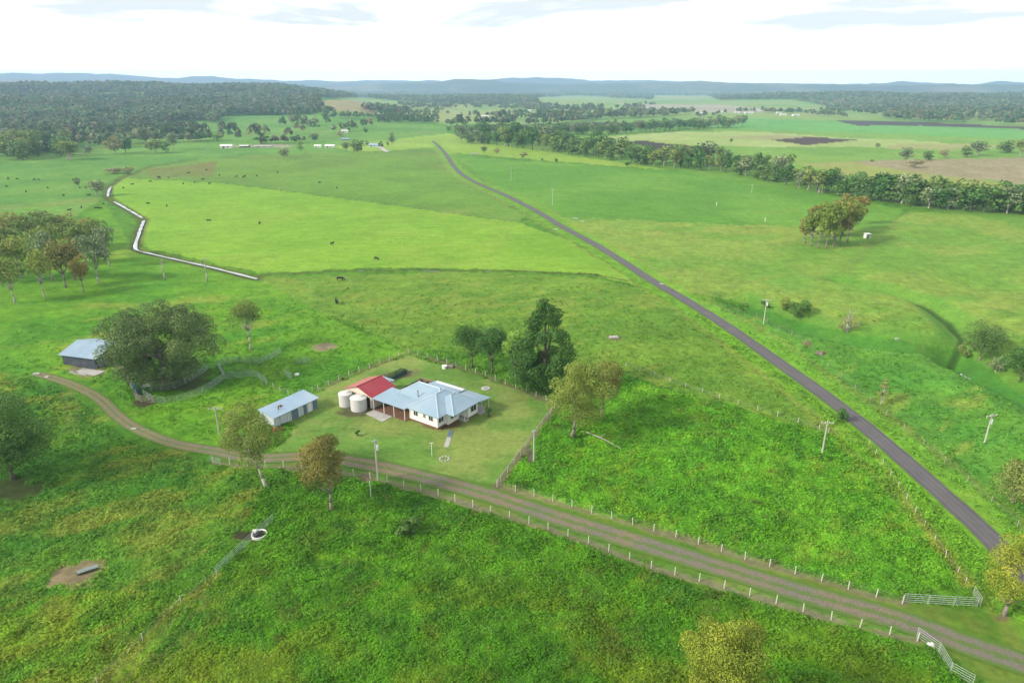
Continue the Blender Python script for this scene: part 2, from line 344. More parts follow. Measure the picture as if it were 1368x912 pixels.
def thing(name, label, cat, loc=(0, 0, 0), rz=0, group=None):
    o = bpy.data.objects.new(name, None); C.objects.link(o); o.location = loc; o.rotation_euler = (0, 0, rz); o.empty_display_size = .3
    return tag(o, label, cat, group)
class MB:
    def __init__(s): s.v = []; s.f = []
    def add(s, v, f):
        b = len(s.v); s.v += [tuple(p) for p in v]; s.f += [tuple(i + b for i in q) for q in f]; return s
    def box(s, x0, x1, y0, y1, z0, z1):
        return s.add([(x0, y0, z0), (x1, y0, z0), (x1, y1, z0), (x0, y1, z0), (x0, y0, z1), (x1, y0, z1), (x1, y1, z1), (x0, y1, z1)],
                     [(0, 3, 2, 1), (4, 5, 6, 7), (0, 1, 5, 4), (1, 2, 6, 5), (2, 3, 7, 6), (3, 0, 4, 7)])
    def tube(s, a, b, r0, r1=None, n=6, cap=True):
        r1 = r0 if r1 is None else r1; a = Vector(a); b = Vector(b); d = (b - a).normalized()
        u = d.orthogonal().normalized(); w = d.cross(u); v = []
        for p, r in ((a, r0), (b, r1)):
            for i in range(n):
                t = 2 * math.pi * i / n; v.append(p + (u * math.cos(t) + w * math.sin(t)) * r)
        f = [(i, (i + 1) % n, n + (i + 1) % n, n + i) for i in range(n)]
        if cap: f += [tuple(range(n - 1, -1, -1)), tuple(range(n, 2 * n))]
        return s.add(v, f)
    def path(s, pts, rs, n=6):
        for i in range(len(pts) - 1): s.tube(pts[i], pts[i + 1], rs[i], rs[i + 1], n, True)
        return s
    def slab(s, quad, t):
        """quad of 3-D corners thickened downwards by t"""
        q = [Vector(p) for p in quad]; n = len(q); v = q + [p - Vector((0, 0, t)) for p in q]
        f = [tuple(range(n)), tuple(range(2 * n - 1, n - 1, -1))] + [(i, n + i, n + (i + 1) % n, (i + 1) % n) for i in range(n)]
        return s.add(v, f)
    def lathe(s, prof, n=20, c=(0, 0, 0)):
        v = []; f = []
        for r, z in prof:
            for i in range(n):
                t = 2 * math.pi * i / n; v.append((c[0] + r * math.cos(t), c[1] + r * math.sin(t), c[2] + z))
        for k in range(len(prof) - 1):
            for i in range(n): f.append((k * n + i, k * n + (i + 1) % n, (k + 1) * n + (i + 1) % n, (k + 1) * n + i))
        f.append(tuple(range(n - 1, -1, -1))); f.append(tuple(range((len(prof) - 1) * n, len(prof) * n)))
        return s.add(v, f)
    def mesh(s, name, smooth=False):
        me = bpy.data.meshes.new(name); me.from_pydata(s.v, [], s.f)
        if smooth: me.polygons.foreach_set('use_smooth', [True] * len(s.f))
        me.update(); return me
    def build(s, name, m, parent=None, loc=None, smooth=False): return link(name, s.mesh(name, smooth), m, parent, loc)

# ------------------------------------------------------------ materials
def newmat(name):
    m = bpy.data.materials.new(name); m.use_nodes = True; return m, m.node_tree, m.node_tree.nodes['Principled BSDF']
def nd(t, ty, **k):
    n = t.nodes.new(ty)
    for a, b in k.items(): setattr(n, a, b)
    return n
def mat(name, c, rough=.8, var=.15, scale=3., metal=0, bump=0., wave=None, spec=.3, c2=None, c2amt=0):
    m, t, p = newmat(name); L = t.links.new
    tcn = nd(t, 'ShaderNodeTexCoord'); nz = nd(t, 'ShaderNodeTexNoise'); nz.inputs['Scale'].default_value = scale; nz.inputs['Detail'].default_value = 6
    L(tcn.outputs['Object'], nz.inputs['Vector'])
    mr = nd(t, 'ShaderNodeMapRange'); L(nz.outputs[0], mr.inputs[0]); mr.inputs[1].default_value = .25; mr.inputs[2].default_value = .75
    mr.inputs[3].default_value = 1 - var; mr.inputs[4].default_value = 1 + var
    sc = nd(t, 'ShaderNodeVectorMath', operation='SCALE'); sc.inputs[0].default_value = tuple(c); L(mr.outputs[0], sc.inputs['Scale'])
    res = sc.outputs[0]
    if c2 is not None:
        n2 = nd(t, 'ShaderNodeTexNoise'); n2.inputs['Scale'].default_value = scale * .35; n2.inputs['Detail'].default_value = 8; L(tcn.outputs['Object'], n2.inputs['Vector'])
        m2 = nd(t, 'ShaderNodeMapRange'); L(n2.outputs[0], m2.inputs[0]); m2.inputs[1].default_value = .5; m2.inputs[2].default_value = .68; m2.inputs[4].default_value = c2amt
        mm = nd(t, 'ShaderNodeMixRGB'); L(m2.outputs[0], mm.inputs[0]); L(res, mm.inputs[1]); mm.inputs[2].default_value = (*c2, 1); res = mm.outputs[0]
    L(res, p.inputs['Base Color']); p.inputs['Roughness'].default_value = rough; p.inputs['Metallic'].default_value = metal
    p.inputs['Specular IOR Level'].default_value = spec
    if wave:
        ax, period = wave
        w = nd(t, 'ShaderNodeTexWave', wave_type='BANDS', bands_direction=ax); w.inputs['Scale'].default_value = 2 * math.pi / 20 / period; w.inputs['Distortion'].default_value = 0
        L(tcn.outputs['Object'], w.inputs['Vector']); b = nd(t, 'ShaderNodeBump'); b.inputs['Strength'].default_value = .5; b.inputs['Distance'].default_value = .03
        L(w.outputs['Fac'], b.inputs['Height']); L(b.outputs[0], p.inputs['Normal'])
    elif bump:
        b = nd(t, 'ShaderNodeBump'); b.inputs['Strength'].default_value = bump; b.inputs['Distance'].default_value = .05; L(nz.outputs[0], b.inputs['Height']); L(b.outputs[0], p.inputs['Normal'])
    return m
def ground_mat():
    m, t, p = newmat('grassland'); L = t.links.new
    at = nd(t, 'ShaderNodeAttribute', attribute_name='Col'); ar = nd(t, 'ShaderNodeAttribute', attribute_name='rough')
    tcn = nd(t, 'ShaderNodeTexCoord')
    n1_ = nd(t, 'ShaderNodeTexNoise'); n1_.inputs['Scale'].default_value = 1.1; n1_.inputs['Detail'].default_value = 5; n1_.inputs['Roughness'].default_value = .65; L(tcn.outputs['Object'], n1_.inputs['Vector'])
    mr = nd(t, 'ShaderNodeMapRange'); L(n1_.outputs[0], mr.inputs[0]); mr.inputs[1].default_value = .3; mr.inputs[2].default_value = .7; mr.inputs[3].default_value = .80; mr.inputs[4].default_value = 1.2
    mp = nd(t, 'ShaderNodeMapping'); mp.inputs['Rotation'].default_value = (0, 0, R(-37)); mp.inputs['Scale'].default_value = (.35, 1, 1); L(tcn.outputs['Object'], mp.inputs[0])
    n2_ = nd(t, 'ShaderNodeTexNoise'); n2_.inputs['Scale'].default_value = .30; n2_.inputs['Detail'].default_value = 6; n2_.inputs['Roughness'].default_value = .7; L(mp.outputs[0], n2_.inputs['Vector'])
    mr2 = nd(t, 'ShaderNodeMapRange'); L(n2_.outputs[0], mr2.inputs[0]); mr2.inputs[1].default_value = .3; mr2.inputs[2].default_value = .7; mr2.inputs[3].default_value = .84; mr2.inputs[4].default_value = 1.16
    mu = nd(t, 'ShaderNodeMath', operation='MULTIPLY'); L(mr.outputs[0], mu.inputs[0]); L(mr2.outputs[0], mu.inputs[1])
    sc = nd(t, 'ShaderNodeVectorMath', operation='SCALE'); L(at.outputs['Color'], sc.inputs[0]); L(mu.outputs[0], sc.inputs['Scale'])
    L(sc.outputs[0], p.inputs['Base Color']); p.inputs['Roughness'].default_value = .9; p.inputs['Specular IOR Level'].default_value = .1
    b = nd(t, 'ShaderNodeBump'); b.inputs['Distance'].default_value = .55; L(n1_.outputs[0], b.inputs['Height'])
    ms = nd(t, 'ShaderNodeMapRange'); L(ar.outputs['Fac'], ms.inputs[0]); ms.inputs[3].default_value = .12; ms.inputs[4].default_value = .9; L(ms.outputs[0], b.inputs['Strength'])
    L(b.outputs[0], p.inputs['Normal']); return m
def leaf_mat(name, trans=.25, rnd=.18):
    m, t, p = newmat(name); L = t.links.new
    at = nd(t, 'ShaderNodeAttribute', attribute_name='Col'); oi = nd(t, 'ShaderNodeObjectInfo')
    mr = nd(t, 'ShaderNodeMapRange'); L(oi.outputs['Random'], mr.inputs[0]); mr.inputs[3].default_value = 1 - rnd; mr.inputs[4].default_value = 1 + rnd
    hs = nd(t, 'ShaderNodeHueSaturation'); L(at.outputs['Color'], hs.inputs['Color']); L(mr.outputs[0], hs.inputs['Value'])
    m2 = nd(t, 'ShaderNodeMapRange'); L(oi.outputs['Random'], m2.inputs[0]); m2.inputs[3].default_value = .5 + rnd * .08; m2.inputs[4].default_value = .5 - rnd * .12; L(m2.outputs[0], hs.inputs['Hue'])
    L(hs.outputs[0], p.inputs['Base Color']); p.inputs['Roughness'].default_value = .7; p.inputs['Specular IOR Level'].default_value = .2
    tr = nd(t, 'ShaderNodeBsdfTranslucent'); L(hs.outputs[0], tr.inputs[0]); ms = nd(t, 'ShaderNodeMixShader'); ms.inputs[0].default_value = trans
    o = t.nodes['Material Output']; L(p.outputs[0], ms.inputs[1]); L(tr.outputs[0], ms.inputs[2]); L(ms.outputs[0], o.inputs[0]); return m
def strip_mat(name, c1, c2, cg, mode):
    """track: 'v' attribute runs -1..1 across; breaks up into grass at its edges"""
    m, t, p = newmat(name); L = t.links.new
    av = nd(t, 'ShaderNodeAttribute', attribute_name='v'); tcn = nd(t, 'ShaderNodeTexCoord'); al = nd(t, 'ShaderNodeAttribute', attribute_name='l')
    nz = nd(t, 'ShaderNodeTexNoise'); nz.inputs['Scale'].default_value = .9; nz.inputs['Detail'].default_value = 7; nz.inputs['Roughness'].default_value = .7; L(tcn.outputs['Object'], nz.inputs['Vector'])
    nb = nd(t, 'ShaderNodeTexNoise'); nb.inputs['Scale'].default_value = .16; nb.inputs['Detail'].default_value = 4; L(tcn.outputs['Object'], nb.inputs['Vector'])
    m1 = nd(t, 'ShaderNodeMapRange'); L(nb.outputs[0], m1.inputs[0]); m1.inputs[1].default_value = .35; m1.inputs[2].default_value = .65
    mc = nd(t, 'ShaderNodeMixRGB'); mc.inputs[1].default_value = (*c1, 1); mc.inputs[2].default_value = (*c2, 1)
    mad = nd(t, 'ShaderNodeMath', operation='ADD', use_clamp=True); L(m1.outputs[0], mad.inputs[0])
    ml = nd(t, 'ShaderNodeMapRange'); L(al.outputs['Fac'], ml.inputs[0]); ml.inputs[3].default_value = -.6; ml.inputs[4].default_value = .5; L(ml.outputs[0], mad.inputs[1]); L(mad.outputs[0], mc.inputs[0])
    nf = nd(t, 'ShaderNodeTexNoise'); nf.inputs['Scale'].default_value = 5; nf.inputs['Detail'].default_value = 4; L(tcn.outputs['Object'], nf.inputs['Vector'])
    mv = nd(t, 'ShaderNodeMapRange'); L(nf.outputs[0], mv.inputs[0]); mv.inputs[1].default_value = .3; mv.inputs[2].default_value = .7; mv.inputs[3].default_value = .75; mv.inputs[4].default_value = 1.25
    sc = nd(t, 'ShaderNodeVectorMath', operation='SCALE'); L(mc.outputs[0], sc.inputs[0]); L(mv.outputs[0], sc.inputs['Scale'])
    ab = nd(t, 'ShaderNodeMath', operation='ABSOLUTE'); L(av.outputs['Fac'], ab.inputs[0])
    no = nd(t, 'ShaderNodeMath', operation='MULTIPLY_ADD'); L(nz.outputs[0], no.inputs[0]); no.inputs[1].default_value = .9; no.inputs[2].default_value = -.45
    ad = nd(t, 'ShaderNodeMath', operation='ADD'); L(ab.outputs[0], ad.inputs[0]); L(no.outputs[0], ad.inputs[1])
    e = nd(t, 'ShaderNodeMapRange'); L(ad.outputs[0], e.inputs[0]); e.inputs[1].default_value = .50; e.inputs[2].default_value = .86
    fac = e.outputs[0]
    if mode == 'drive':      # grassy crown between the wheel ruts
        c_ = nd(t, 'ShaderNodeMapRange'); L(ad.outputs[0], c_.inputs[0]); c_.inputs[1].default_value = .30; c_.inputs[2].default_value = .02; c_.inputs[4].default_value = .85
        mxx = nd(t, 'ShaderNodeMath', operation='MAXIMUM'); L(e.outputs[0], mxx.inputs[0]); L(c_.outputs[0], mxx.inputs[1]); fac = mxx.outputs[0]
    mg = nd(t, 'ShaderNodeMixRGB'); L(fac, mg.inputs[0]); L(sc.outputs[0], mg.inputs[1]); mg.inputs[2].default_value = (*cg, 1)
    L(mg.outputs[0], p.inputs['Base Color']); p.inputs['Roughness'].default_value = .95; p.inputs['Specular IOR Level'].default_value = .15
    b = nd(t, 'ShaderNodeBump'); b.inputs['Distance'].default_value = .12; b.inputs['Strength'].default_value = .6; L(nf.outputs[0], b.inputs['Height']); L(b.outputs[0], p.inputs['Normal'])
    return m
M = {}
M['ground'] = ground_mat(); M['leaf'] = leaf_mat('foliage', .2, .14); M['grass'] = leaf_mat('grass_blades', .3, 0)
M['wood'] = leaf_mat('distant_foliage', .25, 0)
M['asphalt'] = mat('asphalt', (.078, .075, .080), .9, .14, .5, bump=.2)
def road_mat():
    m = mat('worn_bitumen', (.105, .100, .106), .9, .10, .5, bump=.2, c2=(.13, .125, .125), c2amt=.6); t = m.node_tree; p = t.nodes['Principled BSDF']; L = t.links.new
    src = p.inputs['Base Color'].links[0].from_socket
    av = nd(t, 'ShaderNodeAttribute', attribute_name='v'); ab = nd(t, 'ShaderNodeMath', operation='ABSOLUTE'); L(av.outputs['Fac'], ab.inputs[0])
    cr_ = nd(t, 'ShaderNodeValToRGB'); L(ab.outputs[0], cr_.inputs[0]); e = cr_.color_ramp.elements; e[0].color = (.92,) * 3 + (1,); e[1].color = (.95, .95, .9, 1)
    for pos_, v in ((.3, 1.0), (.5, 1.22), (.7, 1.0), (.86, .78), (.97, 1.25)): q = cr_.color_ramp.elements.new(pos_); q.color = (v * .8, v * .8, v * .8, 1)
    mu = nd(t, 'ShaderNodeMixRGB', blend_type='MULTIPLY'); mu.inputs[0].default_value = 1; L(src, mu.inputs[1]); L(cr_.outputs[0], mu.inputs[2]); L(mu.outputs[0], p.inputs['Base Color']); return m
M['road'] = road_mat()
M['drive'] = strip_mat('drive_gravel', A(166, 150, 124), A(150, 144, 131), A(112, 150, 64), 'drive')
M['bark_w'] = mat('pale_bark', (.34, .31, .27), .9, .3, 1.5); M['bark_d'] = mat('dark_bark', (.10, .085, .065), .95, .3, 2)
M['bark_m'] = mat('grey_bark', (.20, .17, .14), .95, .3, 2)
M['iron'] = mat('galvanised_roof', (.25, .36, .45), .38, .07, .5, metal=.25, wave=('Y', .45), spec=.5, c2=(.34, .42, .48), c2amt=.5)
M['iron_x'] = mat('galvanised_roof_across', (.25, .36, .46), .38, .07, .5, metal=.25, wave=('X', .45), spec=.5, c2=(.34, .42, .48), c2amt=.5)
M['iron2'] = mat('barn_roof_iron', (.23, .33, .42), .42, .10, .6, metal=.2, wave=('X', .5), spec=.5, c2=(.33, .40, .46), c2amt=.6)
M['ridge'] = mat('ridge_capping', (.40, .48, .54), .4, .05, 1)
M['red'] = mat('red_roof', (.28, .028, .045), .55, .12, .7, wave=('X', .5), c2=(.26, .05, .06), c2amt=.7)
M['redlite'] = mat('pale_red_roof', (.36, .12, .10), .6, .12, .7, wave=('X', .5))
M['white'] = mat('white_weatherboard', (.72, .71, .67), .6, .05, 1.5, wave=('Z', .2))
M['cream'] = mat('cream_sheeting', (.60, .53, .44), .7, .06, 1); M['tank'] = mat('tank_wall', (.50, .50, .50), .7, .1, .8)
M['tanktop'] = mat('tank_top', (.50, .50, .49), .7, .12, 1)
M['palepanel'] = mat('pale_cladding', (.42, .47, .48), .7, .12, 1.2); M['bluepanel'] = mat('blue_grey_door', (.10, .15, .19), .6, .12, 1)
M['glass'] = mat('window_glass', (.03, .035, .04), .15, .1, 1, spec=.6); M['frame'] = mat('window_frame', (.62, .62, .60), .5, .04, 1)
M['brick'] = mat('brown_footing', (.16, .085, .055), .9, .25, 3); M['conc'] = mat('concrete', (.36, .35, .34), .9, .15, 1.2, c2=(.24, .23, .22), c2amt=.6)
M['barnwall'] = mat('weathered_iron_wall', (.045, .055, .075), .8, .3, 1.5, c2=(.09, .09, .10), c2amt=.7); M['dark'] = mat('dark_interior', (.018, .016, .015), .95, .2, 1)
M['timber'] = mat('weathered_timber', (.20, .175, .15), .9, .25, 3); M['post'] = mat('white_post', (.50, .48, .43), .8, .15, 3); M['postg'] = mat('grey_post', (.33, .31, .28), .9, .2, 3)
M['wire'] = mat('fence_wire', (.22, .22, .22), .6, .1, 3, metal=.3); M['steel'] = mat('galvanised_steel', (.26, .33, .31), .5, .1, 2, metal=.3)
M['steelw'] = mat('pale_steel', (.42, .46, .45), .5, .1, 2, metal=.2)
M['pole'] = mat('power_pole', (.40, .39, .35), .85, .15, 2); M['insul'] = mat('insulator', (.55, .58, .6), .3, .05, 2)
M['planter'] = mat('green_planter', (.02, .07, .06), .6, .15, 2); M['redpaint'] = mat('red_paint', (.42, .03, .03), .4, .1, 2); M['rubber'] = mat('black_rubber', (.015, .015, .015), .8, .1, 3)
M['cow'] = mat('black_hide', (.018, .015, .014), .8, .2, 3); M['cowb'] = mat('brown_hide', (.09, .045, .025), .8, .2, 3)
M['bluep'] = mat('blue_paint', (.04, .15, .20), .5, .1, 2); M['white2'] = mat('white_paint', (.70, .70, .68), .5, .06, 2)
def water_mat():
    m, t, p = newmat('water'); p.inputs['Base Color'].default_value = (.05, .06, .05, 1); p.inputs['Roughness'].default_value = .08; p.inputs['Metallic'].default_value = 0
    p.inputs['Specular IOR Level'].default_value = 1; p.inputs['IOR'].default_value = 2.4
    gl = nd(t, 'ShaderNodeBsdfGlossy'); gl.inputs['Roughness'].default_value = .06; gl.inputs['Color'].default_value = (.62, .64, .64, 1)
    ms = nd(t, 'ShaderNodeMixShader'); ms.inputs[0].default_value = .85
    tcn = nd(t, 'ShaderNodeTexCoord'); nz = nd(t, 'ShaderNodeTexNoise'); nz.inputs['Scale'].default_value = .5; t.links.new(tcn.outputs['Object'], nz.inputs['Vector'])
    b = nd(t, 'ShaderNodeBump'); b.inputs['Strength'].default_value = .08; b.inputs['Distance'].default_value = .05; t.links.new(nz.outputs[0], b.inputs['Height'])
    t.links.new(b.outputs[0], gl.inputs['Normal']); t.links.new(p.outputs[0], ms.inputs[1]); t.links.new(gl.outputs[0], ms.inputs[2]); t.links.new(ms.outputs[0], t.nodes['Material Output'].inputs[0]); return m
M['water'] = water_mat()

# ------------------------------------------------------------ ground sheet
yy = np.arange(975, 122.5, -1.25)
tt = np.arctan((456 - yy) / FP) - TH; rr = CH / np.tan(-tt)
rad = [0.5, 8, 16, 24, 32, 38, 43, 47]
last = rad[-1]
for r_ in rr:
    if r_ <= last: continue
    while r_ - last > 42: last += 42; rad.append(last)
    if r_ - last > .2: rad.append(r_); last = r_
while last < 9400: last += 60; rad.append(last)
rad = np.array(rad)
az = np.concatenate([np.arange(-180, -56, 6.2), np.arange(-56, 56, .112), np.arange(56, 180, 6.2)]); az = np.radians(az[az < 179.9])
AZ, RD = np.meshgrid(az, rad); X = (RD * np.sin(AZ)).ravel(); Y = (RD * np.cos(AZ)).ravel()
Z = H(X, Y)
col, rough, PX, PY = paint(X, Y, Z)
rloc = np.hypot(X, Y)
fine = (rloc < 420) & (rough > .05)
Zg = Z.copy()
k = rough[fine] * (1 - ss(rloc[fine], 220, 420))
ddd = np.minimum(dpoly(X[fine], Y[fine], ROAD), dpoly(X[fine], Y[fine], DRIVE))
k = k * ss(ddd, 2.2, 4)
Zg[fine] += k * (1.1 * (fbm(X[fine], Y[fine], 2.6, 100, 3) - .45) + .4 * (fbm(X[fine], Y[fine], 9, 104, 2) - .5))
nr, na = len(rad), len(az); idx = np.arange(nr * na).reshape(nr, na)
a = idx[:-1]; b = idx[1:]; F = np.stack([a, np.roll(a, -1, 1), np.roll(b, -1, 1), b], -1).reshape(-1, 4)[:, ::-1]
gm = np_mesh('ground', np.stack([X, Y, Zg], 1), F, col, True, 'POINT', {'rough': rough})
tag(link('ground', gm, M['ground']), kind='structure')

def ribbon(name, pts, w, m, off=.05, step=2., acr=7, ragged=0., kind='structure', drop=0.):
    P = smooth(pts, step); V = []; vv = []; ll = []
    tot = len(P)
    for i, p in enumerate(P):
        d = (P[min(i + 1, tot - 1)] - P[max(i - 1, 0)]).normalized(); nrm = Vector((-d.y, d.x))
        ww = (w(i / tot) if callable(w) else w) * (1 + ragged * (float(vn(i * .7, 3, 1.7, 5)) - .5) * 2)
        for k_ in range(acr):
            s_ = -1 + 2 * k_ / (acr - 1); q = p + nrm * s_ * ww / 2; V.append((q.x, q.y)); vv.append(s_); ll.append(i / tot)
    V = np.array(V); z = H(V[:, 0], V[:, 1]); r_ = np.hypot(V[:, 0], V[:, 1])
    if drop: z = np.full(len(V), drop) if drop > -9 else z
    z = z + off + r_ * .0002
    F = [(i * acr + k_, (i + 1) * acr + k_, (i + 1) * acr + k_ + 1, i * acr + k_ + 1) for i in range(tot - 1) for k_ in range(acr - 1)]
    me = np_mesh(name, np.column_stack([V, z]), np.array(F), None, True, 'POINT', {'v': vv, 'l': ll})
    o = link(name, me, m)
    if kind: tag(o, kind=kind)
    return o
ribbon('road', ROAD, 3.7, M['road'], .10, 1.5, 9, .06)
ribbon('gravel_drive', DRIVE, lambda l: 2.7 + 1.5 * min(1, max(0, (l - .25) / .25)), M['drive'], .06, 1.5, 11)
ribbon('water', wl([(343, 370), (290, 357), (240, 346), (200, 337), (181, 331), (185, 311), (192, 293)]), 1.2, M['water'], .40, 1.6, 5, .45)
ribbon('water', wl([(190, 290), (176, 282), (152, 269)]), 1.15, M['water'], .40, 1, 5, .8)
ribbon('water', wl([(144, 262), (145, 255), (148, 249)]), 1.5, M['water'], .42, 1.6, 5, .5)
ribbon('water', wl([(1283, 472), (1292, 478), (1300, 482)]), 2.2, M['water'], .35, 1.5, 5, .4)
ribbon('water', wl([(1118, 444.5), (1128, 446), (1134, 446.6)]), 1.6, M['water'], .4, 1.5, 5, .4)
for a_, b_ in (((546, 362.3), (556, 362.6)), ((564, 362.6), (586, 362.8)), ((648, 363), (654, 363.2)), ((478, 361.8), (486, 361.6))):
    ribbon('puddle', wl([a_, ((a_[0] + b_[0]) / 2, (a_[1] + b_[1]) / 2), b_]), .55, M['water'], .12, 1.5, 3, .4)

# ------------------------------------------------------------ distant ranges
def ridge(name, prof, dist, depth, c1, c2, seed):
    xs = np.arange(-700, 2080, 6.0); top = np.interp(xs, [p[0] for p in prof], [p[1] for p in prof])
    azs = np.arctan((xs - 684) / FP * math.cos(TH)); hh = CH + dist * np.cos(azs) * (HZ - top) / FP * math.cos(TH) ** 2
    hh = hh + dist * .0034 * (fbm(xs * 1., xs * 0., 46, seed, 5) - .5) * 2
    V = []; cc = []; K = 16
    for k_ in range(K):
        s_ = k_ / (K - 1) * 2 - 1; rd = dist + s_ * depth
        f = math.exp(-(s_ * 1.55) ** 2) - math.exp(-1.55 ** 2)
        f /= 1 - math.exp(-1.55 ** 2)
        xx = rd * np.sin(azs); yv = rd * np.cos(azs)
        z = -2 + (hh + 2) * (f * (1 + .18 * (fbm(xx, yv, dist * .07, seed + 9, 4) - .5) * (0 if k_ == K // 2 else 1)))
        V.append(np.stack([xx, yv, z], 1)); t = ss(fbm(xx, yv, dist * .05, seed + 20, 4), .45, .62)[:, None]; cc.append(c1 * (1 - t) + c2 * t)
    n = len(xs); idx_ = np.arange(n * K).reshape(K, n); a = idx_[:-1, :-1]; F = np.stack([a, idx_[:-1, 1:], idx_[1:, 1:], idx_[1:, :-1]], -1).reshape(-1, 4)
    tag(link(name, np_mesh(name, np.concatenate(V), F, np.concatenate(cc), True, 'POINT', {'rough': np.full(n * K, .3)}), M['ground']), kind='structure')
ridge('far_hills', [(-700, 96), (0, 97), (60, 96.8), (180, 100), (200, 102), (240, 104), (340, 104.5), (375, 109.5), (420, 109.5), (470, 108.5), (520, 107), (600, 108), (660, 105.5), (684, 104.3), (760, 106), (800, 107.5), (860, 107), (960, 110), (1000, 111.5), (1160, 112), (1240, 110), (1300, 111.5), (1330, 110), (1368, 111), (2100, 108)],
      8800, 900, np.array((.035, .06, .035)), np.array((.05, .075, .04)), 3)
ridge('hills', [(-700, 103), (0, 104), (40, 105), (100, 108), (130, 111.5), (190, 115), (480, 115), (540, 112.5), (590, 107), (608, 105), (640, 108), (690, 111), (780, 113), (820, 109.5), (900, 111), (935, 108.5), (960, 110), (1010, 113), (1120, 114), (1180, 112.5), (1200, 112), (1240, 114), (1368, 114), (2100, 112)],
      6300, 700, np.array((.035, .06, .03)), np.array((.12, .12, .07)), 7)

ridge('mid_hills', [(-700, 108), (0, 108), (60, 107.5), (150, 112), (330, 113.5), (430, 112), (520, 111.5), (560, 110), (640, 111.5), (700, 110), (760, 112), (850, 111), (900, 113), (1060, 112.5), (1150, 113.5), (1230, 112.5), (1368, 113), (2100, 113)], 7400, 500, np.array((.035, .06, .035)), np.array((.09, .10, .06)), 12)
# haze
hz = bpy.data.materials.new('haze_air'); hz.use_nodes = True; t = hz.node_tree; t.nodes.clear()
ho = nd(t, 'ShaderNodeOutputMaterial'); hv = nd(t, 'ShaderNodeVolumePrincipled'); hv.inputs['Color'].default_value = (.47, .69, 1.0, 1)
hv.inputs['Density'].default_value = 1.45e-4; hv.inputs['Anisotropy'].default_value = .2; t.links.new(hv.outputs[0], ho.inputs['Volume'])
tag(MB().box(-10200, 10200, -9800, 10600, -14, 262).build('haze', hz), kind='stuff')
hob = bpy.data.objects['haze']

# ------------------------------------------------------------ trees
def leaves(rg, cen, rad_, n, size, c1, c2, squash=.8, shell=.55, dist_w=None):
    cen = np.asarray(cen, float); rad_ = np.asarray(rad_, float); k_ = len(cen)
    ci = rg.choice(k_, n, p=rad_ ** 2 / (rad_ ** 2).sum())
    d = rg.normal(size=(n, 3)); d /= np.linalg.norm(d, axis=1)[:, None]; d[:, 2] = np.where((d[:, 2] < -.5) & (rg.random(n) < .6), -d[:, 2], d[:, 2])
    rd = rad_[ci] * (shell + (1 - shell) * rg.random(n)) * (1 + .25 * (rg.random(n) ** 4))
    p = cen[ci] + d * rd[:, None] * np.array([1, 1, squash])
    nn = d + rg.normal(size=(n, 3)) * .42; nn /= np.linalg.norm(nn, axis=1)[:, None]
    t = np.cross(nn, rg.normal(size=(n, 3))); t /= np.linalg.norm(t, axis=1)[:, None]; b = np.cross(nn, t)
    s = size * rg.uniform(.55, 1.25, n)[:, None] * .5
    V = np.stack([p + t * s, p + b * s * .8, p - t * s, p - b * s * .8], 1).reshape(-1, 3)
    F = np.arange(n * 4).reshape(n, 4)
    cm_ = rg.random(k_)[ci] * .6 + rg.random(n) * .4
    col = c1 * (1 - cm_[:, None]) + c2 * cm_[:, None]; col *= rg.uniform(.7, 1.3, n)[:, None]
    return V, F, np.clip(col, .004, 1)
KIND = {  # leaf colours (linear), crown shape
 'gum': dict(c1=(.11, .16, .04), c2=(.22, .24, .07), bark='bark_w', z0=.3),
 'gumb': dict(c1=(.11, .12, .035), c2=(.27, .20, .07), bark='bark_m', z0=.3),
 'gold': dict(c1=(.10, .155, .025), c2=(.38, .36, .055), bark='bark_m', z0=.2),
 'goldgreen': dict(c1=(.10, .16, .035), c2=(.26, .28, .07), bark='bark_m', z0=.2),
 'fig': dict(c1=(.06, .10, .042), c2=(.13, .18, .075), bark='bark_m', z0=.03),
 'dark': dict(c1=(.032, .085, .022), c2=(.065, .14, .035), bark='bark_d', z0=.1),
 'deep': dict(c1=(.042, .105, .03), c2=(.085, .17, .045), bark='bark_d', z0=.1),
 'river': dict(c1=(.055, .115, .038), c2=(.12, .18, .06), bark='bark_m', z0=.0),
 'bright': dict(c1=(.09, .20, .045), c2=(.17, .29, .065), bark='bark_m', z0=.03),
 'grey': dict(c1=(.12, .16, .10), c2=(.21, .24, .15), bark='bark_w', z0=.15),
 'pinky': dict(c1=(.20, .18, .11), c2=(.29, .25, .16), bark='bark_w', z0=.1),
 'olive': dict(c1=(.10, .15, .045), c2=(.19, .22, .08), bark='bark_w', z0=.15)}
